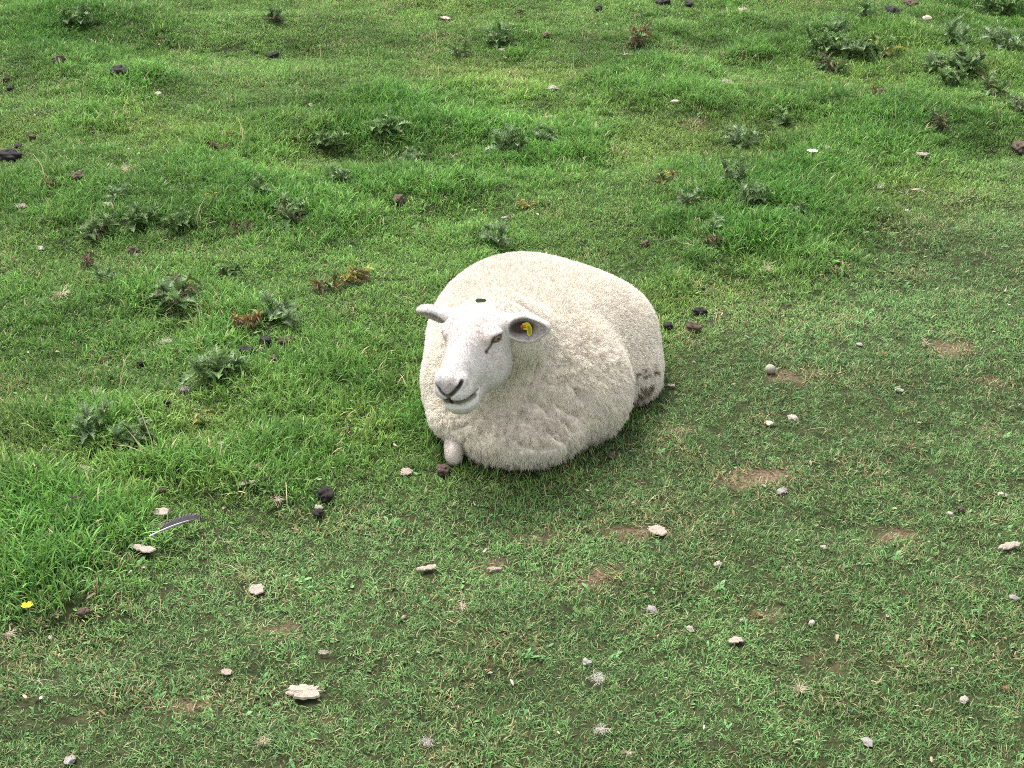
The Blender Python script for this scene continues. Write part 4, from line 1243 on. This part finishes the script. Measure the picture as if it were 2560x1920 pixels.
PRESS.append((float(pa[0] * .25 + pb[0] * .75), float(pa[1] * .25 + pb[1] * .75), .04, .6))

# --- flowers
def tube(pts, r, k=5):
    V, Fc = [], []
    for i, p in enumerate(pts):
        for j in range(k): V.append((p[0] + r * math.cos(j * 6.283 / k), p[1] + r * math.sin(j * 6.283 / k), p[2]))
        if i:
            for j in range(k): a_ = k * (i - 1); Fc.append((a_ + j, a_ + (j + 1) % k, a_ + k + (j + 1) % k, a_ + k + j))
    return np.array(V), Fc
m_pet = leaf_mat("yellow_petal", (.72, .50, .01), (.85, .66, .03), (.8, .6, .02), .2, .35)
m_stem = leaf_mat("flower_stem", (.07, .14, .03), (.10, .19, .05), (.1, .2, .05), .1, .6)
m_wh = leaf_mat("white_floret", (.62, .62, .58), (.78, .78, .74), (.7, .7, .66), .2, .7)
p, mpp = scale_at(75, 1575)
fl = bpy.data.objects.new("buttercup", None); COL.objects.link(fl); fl.location = p
tag(fl, "single small yellow flower in the grass at the left edge", "flower")
V, Fc = tube([(0, 0, 0), (.003, .001, .03), (.002, .0, .06)], .0012)
link("stem", mesh_np("stem", V, Fc, m_stem, True, {"lf": ('FLOAT_VECTOR', np.tile([.5, 1, 0], (len(V), 1)))}), fl)
pv = []
for i in range(5):
    for j in range(5):
        t, s_ = i / 4, (j - 2) / 2
        pv.append((.002 + .0095 * t, s_ * .0055 * math.sin(math.pi * (.12 + .76 * t)) ** .6, .0075 * t ** 1.4 + .002 * s_ * s_))
pf = [(i * 5 + j, (i + 1) * 5 + j, (i + 1) * 5 + j + 1, i * 5 + j + 1) for i in range(4) for j in range(4)]
pm = mesh_np("petal", np.array(pv), pf, m_pet, True, {"lf": ('FLOAT_VECTOR', np.tile([.5, 1, 0], (25, 1)))})
for k in range(5):
    o = link("petal", pm, fl); o.location = (.002, 0, .060); o.rotation_euler = (0, .15, k * 1.2566)
p, mpp = scale_at(2027, 425)
ya = bpy.data.objects.new("yarrow", None); COL.objects.link(ya); ya.location = p
tag(ya, "flat white flower head standing in the lush patch", "flower")
V, Fc = tube([(0, 0, 0), (.002, .002, .04), (.001, .0, .075)], .0016)
link("stem", mesh_np("stem", V, Fc, m_stem, True, {"lf": ('FLOAT_VECTOR', np.tile([.5, 1, 0], (len(V), 1)))}), ya)
V, Fc = [], []
rr = random.Random(3)
for k in range(46):
    a_ = k * 2.4; q_ = .0195 * math.sqrt((k + .5) / 46); cx, cy = q_ * math.cos(a_), q_ * math.sin(a_) * .8; cz = .078 - 6 * q_ * q_ + rr.uniform(-.001, .001)
    b0 = len(V); V.append((cx, cy, cz + .0018))
    for j in range(6): V.append((cx + .0034 * math.cos(j * 1.047), cy + .0034 * math.sin(j * 1.047), cz + rr.uniform(-.0008, .0008)))
    for j in range(6): Fc.append((b0, b0 + 1 + j, b0 + 1 + (j + 1) % 6))
link("flower_head", mesh_np("flower_head", np.array(V), Fc, m_wh, False, {"lf": ('FLOAT_VECTOR', np.tile([.5, 1, 0], (len(V), 1)))}), ya)

# --- single leaves
def lone_leaf(u, v, wpx, key, label, lift=.02, at=None, az=0.3, tilt=.1):
    p, mpp = scale_at(u, v)
    s = wpx * mpp
    if at is not None: p = at; lift = 0
    o = link("fallen_leaf", LEAVES[key][1] if key != 'k' else M_KITE)
    o.location = (p[0] - s * .5 * math.cos(az), p[1] - s * .5 * math.sin(az), p[2] + lift)
    o.rotation_euler = (0, -tilt, az); o.scale = (s, s, s)
    tag(o, label, "leaf", "single leaves")
    return o
lone_leaf(2252, 132, 44, "y", "yellow leaf on the grass right of the big upper right clump")
lone_leaf(1015, 325, 46, "b", "pale bluish leaf lying in front of the dark thistle in long grass")
lone_leaf(2454, 178, 40, "b", "pale leaf at the right foot of the far right clump", .04, tilt=.8)
lone_leaf(1700 + 190, 360, 34, "b", "pale leaf at the foot of the pale leaved thistle", .03, tilt=.3)
# dark leaf caught in the wool behind the head
mk = leaf_mat("dark_olive_leaf", (.035, .05, .02), (.07, .09, .04), (.10, .13, .06), .05, .6)
V = []; A = []
for i in range(7):
    t = i / 6; w = .30 * min(1, t * 6 + .35) * (1 if t < .75 else (1 - t) * 2.6 + .35)
    for s_ in (-1, 0, 1): V.append((t, s_ * w, .05 * abs(s_) + .06 * math.sin(t * 3))); A.append((t, .6, 0))
Fc = [(3 * i + j, 3 * i + 3 + j, 3 * i + 4 + j, 3 * i + 1 + j) for i in range(6) for j in (0, 1)]
M_KITE = mesh_np("leaf", np.array(V), Fc, mk, False, {"lf": ('FLOAT_VECTOR', np.array(A))})
pk = trace(both, 1206, 760)
o = lone_leaf(1206, 762, 27, "k", "dark olive leaf stuck in the wool behind the sheep's head", at=pk + np.array([.0, -.006, .012]), az=.05, tilt=.0)
o.rotation_euler = (math.radians(68), .0, .05); o.scale = (.027, .017, .02)

# ------------------------------------------------------------------ the grass: real blades in small tufts, set out over the turf
def grass_tuft(name, n, rad, h0, h1, w0, w1, lean, curl, flat=0.0, seed=0, leaf=False):
    r = np.random.default_rng(seed)
    V = []; Fc = []; C = []
    for k in range(n):
        a = r.uniform(0, 2 * math.pi); q = rad * math.sqrt(r.random())
        bx_, by_ = q * math.cos(a), q * math.sin(a)
        h = r.uniform(h0, h1); w = r.uniform(w0, w1) * .5
        da = r.uniform(0, 2 * math.pi); ln = abs(r.normal(lean, lean * .5 + .1)); cu = r.uniform(.3, 1) * curl
        dx, dy = math.cos(da), math.sin(da)
        wa = da + math.pi / 2 + r.normal(0, .5)
        wx, wy = math.cos(wa) * w, math.sin(wa) * w
        rnd = r.random(); rnd2 = r.random()
        base = len(V); th = ln
        px_, py_, pz_ = bx_, by_, -.004 + flat * r.uniform(.2, 1.0) * h1
        S = 4
        for i in range(S):
            t = i / (S - 1)
            ww = 1 - .15 * t if i < S - 1 else 0
            if leaf: ww = math.sin(math.pi * min(max(t, .08), .92)) * 1.0
            if i < S - 1 or leaf:
                V.append((px_ - wx * ww, py_ - wy * ww, pz_)); V.append((px_ + wx * ww, py_ + wy * ww, pz_))
                C += [(rnd, t, rnd2)] * 2
            else:
                V.append((px_, py_, pz_)); C.append((rnd, t, rnd2))
            st = h / (S - 1)
            px_ += dx * math.sin(th) * st; py_ += dy * math.sin(th) * st; pz_ += math.cos(th) * st
            th = min(th + cu / (S - 1) * 1.6, 2.0)
        for i in range(S - 1 if leaf else S - 2):
            b0 = base + 2 * i; Fc.append((b0, b0 + 1, b0 + 3, b0 + 2))
        if not leaf:
            b0 = base + 2 * (S - 2); Fc.append((b0, b0 + 1, b0 + 2))
    me = mesh_np(name, np.array(V), Fc, GRASS_MAT, True, {"bl": ('FLOAT_VECTOR', np.array(C))})
    return bpy.data.objects.new(name, me)

m, nt, out = mat_new("grass_blade"); GRASS_MAT = m
ti = N(nt, "ShaderNodeAttribute", attribute_name="tint", attribute_type='INSTANCER')
dr = N(nt, "ShaderNodeAttribute", attribute_name="dry", attribute_type='INSTANCER')
bl = N(nt, "ShaderNodeAttribute", attribute_name="bl")
sp = N(nt, "ShaderNodeSeparateXYZ"); nt.links.new(bl.outputs['Vector'], sp.inputs[0])
# brightness and hue change from blade to blade
v1 = N(nt, "ShaderNodeMapRange"); v1.inputs[3].default_value = .48; v1.inputs[4].default_value = 1.55; nt.links.new(sp.outputs[0], v1.inputs[0])
hs = N(nt, "ShaderNodeHueSaturation"); hs.inputs['Saturation'].default_value = .90
hh = N(nt, "ShaderNodeMapRange"); hh.inputs[3].default_value = .475; hh.inputs[4].default_value = .52; nt.links.new(sp.outputs[2], hh.inputs[0])
nt.links.new(hh.outputs[0], hs.inputs['Hue']); nt.links.new(v1.outputs[0], hs.inputs['Value']); nt.links.new(ti.outputs['Color'], hs.inputs['Color'])
# blades drying out: straw or brown
gt_ = N(nt, "ShaderNodeMath", operation='LESS_THAN'); nt.links.new(sp.outputs[2], gt_.inputs[0]); nt.links.new(dr.outputs['Fac'], gt_.inputs[1])
stc = N(nt, "ShaderNodeValToRGB"); nt.links.new(sp.outputs[0], stc.inputs[0])
stc.color_ramp.elements[0].position = .1; stc.color_ramp.elements[0].color = (.17, .105, .05, 1)
stc.color_ramp.elements[1].position = .8; stc.color_ramp.elements[1].color = (.50, .44, .26, 1)
e = stc.color_ramp.elements.new(.45); e.color = (.33, .30, .13, 1)
mxc = N(nt, "ShaderNodeMix", data_type='RGBA'); nt.links.new(gt_.outputs[0], mxc.inputs[0])
nt.links.new(hs.outputs[0], mxc.inputs[6]); nt.links.new(stc.outputs[0], mxc.inputs[7])
b = N(nt, "ShaderNodeBsdfPrincipled"); b.inputs['Roughness'].default_value = .58; b.inputs['Specular IOR Level'].default_value = .28
nt.links.new(mxc.outputs[2], b.inputs['Base Color'])
t = N(nt, "ShaderNodeBsdfTranslucent"); nt.links.new(mxc.outputs[2], t.inputs['Color'])
ms = N(nt, "ShaderNodeMixShader"); ms.inputs[0].default_value = .35
nt.links.new(b.outputs[0], ms.inputs[1]); nt.links.new(t.outputs[0], ms.inputs[2]); nt.links.new(ms.outputs[0], out.inputs[0])

tufts = bpy.data.collections.new("grass_tufts")
specs = []
for k in range(5): specs.append(dict(n=38, rad=.028, h0=.011, h1=.027, w0=.0015, w1=.0028, lean=.55, curl=.9))               # 0-4 short turf
for k in range(4): specs.append(dict(n=34, rad=.026, h0=.020, h1=.050, w0=.0018, w1=.0032, lean=.34, curl=1.1))              # 5-8 lush
for k in range(4): specs.append(dict(n=46, rad=.030, h0=.010, h1=.027, w0=.0016, w1=.0029, lean=.9, curl=.7, flat=.12))    # 9-12 trodden
for k in range(2): specs.append(dict(n=9, rad=.022, h0=.012, h1=.024, w0=.006, w1=.011, lean=1.1, curl=.5, leaf=True))       # 13-14 clover and daisy leaves
for k in range(2): specs.append(dict(n=5, rad=.03, h0=.07, h1=.15, w0=.0014, w1=.0024, lean=.8, curl=1.0))                   # 15-16 long bents
for k, sp_ in enumerate(specs):
    tufts.objects.link(grass_tuft("tuft_%02d" % k, seed=500 + k, **sp_))

SP = .025
ys = np.arange(1.7, 10.4, SP)
X, Y = [], []
for y in ys:
    hw = .3153 * (.891 * y + .953) + .75
    n = int(2 * hw / SP)
    X.append(np.linspace(-hw, hw, n)); Y.append(np.full(n, y))
X = np.concatenate(X); Y = np.concatenate(Y)
X = X + rng.uniform(-.6, .6, len(X)) * SP; Y = Y + rng.uniform(-.6, .6, len(Y)) * SP
Z = gz(X, Y)
lush, tramp, bare = zones(X, Y)
far = smooth(7.5, 10.4, Y)
keepm = rng.random(len(X)) > np.clip(.85 * smooth(.25, .75, bare + .9 * (fbm2(X * 22, Y * 22, 91, 3) - .5)) + .30 * far, 0, .9)
# nothing grows through the sheep
PP = np.stack([X, Y, np.full_like(X, .02)], 1)
near_s = (np.abs(X - .07) < .55) & (np.abs(Y - 4.0) < .75)
sd_ = np.full(len(X), 1.); sd_[near_s] = np.minimum(fleece_sdf(PP[near_s]), body_sdf(PP[near_s]))
keepm &= sd_ > -.012
# grass is pressed down under and kept low in front of what lies on it
press = np.zeros(len(X))
for (cx, cy, rr, amt) in PRESS:
    j = (np.abs(X - cx) < 2.2 * rr) & (np.abs(Y - cy) < 2.6 * rr)
    if j.any():
        dd = np.hypot(X[j] - cx, (Y[j] - cy) / (1 + .3 * (Y[j] < cy)))
        press[j] = np.maximum(press[j], amt * smooth(1.7 * rr, .8 * rr, dd))
keepm &= press < rng.uniform(.80, 1.0, len(X))
X, Y, Z, lush, tramp, bare, press, sd_ = [q[keepm] for q in (X, Y, Z, lush, tramp, bare, press, sd_)]
nP = len(X)
r1_, r2_, r3_ = rng.random(nP), rng.random(nP), rng.random(nP)
nA = fbm2(X * 2.2, Y * 2.2, 71, 3); nB = fbm2(X * 7.5, Y * 7.5, 73, 2); nC = fbm2(X * 1.1 + 5, Y * 1.1, 79, 3)
kind = np.where(r1_ < lush * 1.25 - .12, 5 + (r2_ * 4).astype(int), (r2_ * 5).astype(int))
trod = (r1_ < tramp * .8 + .10) & (kind < 5)
kind = np.where(trod, 9 + (r2_ * 4).astype(int), kind)
lf = r3_ < (.05 + .06 * smooth(.5, .7, nB)) * (1 - .6 * lush)
kind = np.where(lf, 13 + (r2_ * 2).astype(int), kind)
bent = (r3_ > .9975) & (bare < .4)
kind = np.where(bent, 15 + (r2_ * 2).astype(int), kind)
scl = rng.uniform(.72, 1.22, nP) * (.82 + .5 * nB) * np.where(kind >= 5, .78 + .45 * lush, 1) * (1 - .22 * tramp * (kind < 9))
scl = np.where((kind >= 5) & (kind < 9), scl * (.8 + .5 * nA), scl)
zs = scl * (1 - .75 * press) * np.where(sd_ < .05, 1.1, 1)
# colour of the grass itself
c_short = np.array([.128, .262, .036]); c_lush = np.array([.074, .222, .016]); c_tr = np.array([.120, .250, .058]); c_yel = np.array([.215, .300, .040])
tint = c_short * (1 - lush[:, None]) + c_lush * lush[:, None]
tint = tint * (1 - tramp[:, None]) + c_tr * tramp[:, None]
yv = (smooth(.52, .72, nC) * (1 - tramp) * (1 - lush))[:, None] * .55
tint = tint * (1 - yv) + c_yel * yv
tint = tint * (.58 + .84 * nA)[:, None] * rng.uniform(.72, 1.3, (nP, 1))
tint = np.where((kind >= 13)[:, None] & (kind < 15)[:, None], tint * np.array([.95, 1.0, 1.25]), tint)
dry = .04 + .12 * tramp * smooth(.3, .7, nB) + .04 * tramp + .38 * smooth(.1, .6, bare) + .20 * smooth(.58, .75, nB) * (1 - lush) - .03 * lush
dry = np.where(bent, .8, dry)
dry = np.where((kind >= 13) & (kind < 15), .02, dry)

gm = bpy.data.meshes.new("grass")
gm.vertices.add(nP); gm.vertices.foreach_set("co", np.stack([X, Y, Z], 1).astype(np.float32).ravel())
def pattr(nm, typ, arr, fld):
    a_ = gm.attributes.new(nm, typ, 'POINT'); a_.data.foreach_set(fld, np.ascontiguousarray(arr).ravel())
pattr("kindx", 'INT', kind.astype(np.int32), "value")
pattr("tint", 'FLOAT_COLOR', rgba(tint).astype(np.float32), "color")
pattr("dry", 'FLOAT', dry.astype(np.float32), "value")
pattr("rot", 'FLOAT_VECTOR', np.stack([rng.normal(0, .12, nP), rng.normal(0, .12, nP), rng.uniform(0, 6.283, nP)], 1).astype(np.float32), "vector")
pattr("scl", 'FLOAT_VECTOR', np.stack([scl, scl, zs], 1).astype(np.float32), "vector")
gm.materials.append(GRASS_MAT)
grass = link("grass", gm)
tag(grass, "green pasture grass, short and trodden below, longer in tufts above", "grass", kind="stuff")
ng = bpy.data.node_groups.new("grass_planting", 'GeometryNodeTree')
ng.interface.new_socket("Geometry", in_out='INPUT', socket_type='NodeSocketGeometry')
ng.interface.new_socket("Geometry", in_out='OUTPUT', socket_type='NodeSocketGeometry')
gi = ng.nodes.new("NodeGroupInput"); go = ng.nodes.new("NodeGroupOutput")
iop = ng.nodes.new("GeometryNodeInstanceOnPoints"); ci = ng.nodes.new("GeometryNodeCollectionInfo")
ci.inputs['Collection'].default_value = tufts; ci.inputs['Separate Children'].default_value = True; ci.inputs['Reset Children'].default_value = True
def named(nm, typ):
    a_ = ng.nodes.new("GeometryNodeInputNamedAttribute"); a_.data_type = typ; a_.inputs[0].default_value = nm
    return a_.outputs[0]
m2p = ng.nodes.new("GeometryNodeMeshToPoints")
ng.links.new(gi.outputs[0], m2p.inputs['Mesh']); ng.links.new(m2p.outputs[0], iop.inputs['Points'])
ng.links.new(ci.outputs[0], iop.inputs['Instance'])
iop.inputs['Pick Instance'].default_value = True
ng.links.new(named("kindx", 'INT'), iop.inputs['Instance Index'])
e2r = ng.nodes.new("FunctionNodeEulerToRotation")
ng.links.new(named("rot", 'FLOAT_VECTOR'), e2r.inputs[0]); ng.links.new(e2r.outputs[0], iop.inputs['Rotation'])
ng.links.new(named("scl", 'FLOAT_VECTOR'), iop.inputs['Scale'])
ng.links.new(iop.outputs[0], go.inputs[0])
md = grass.modifiers.new("planting", 'NODES'); md.node_group = ng
print("grass tufts", nP)
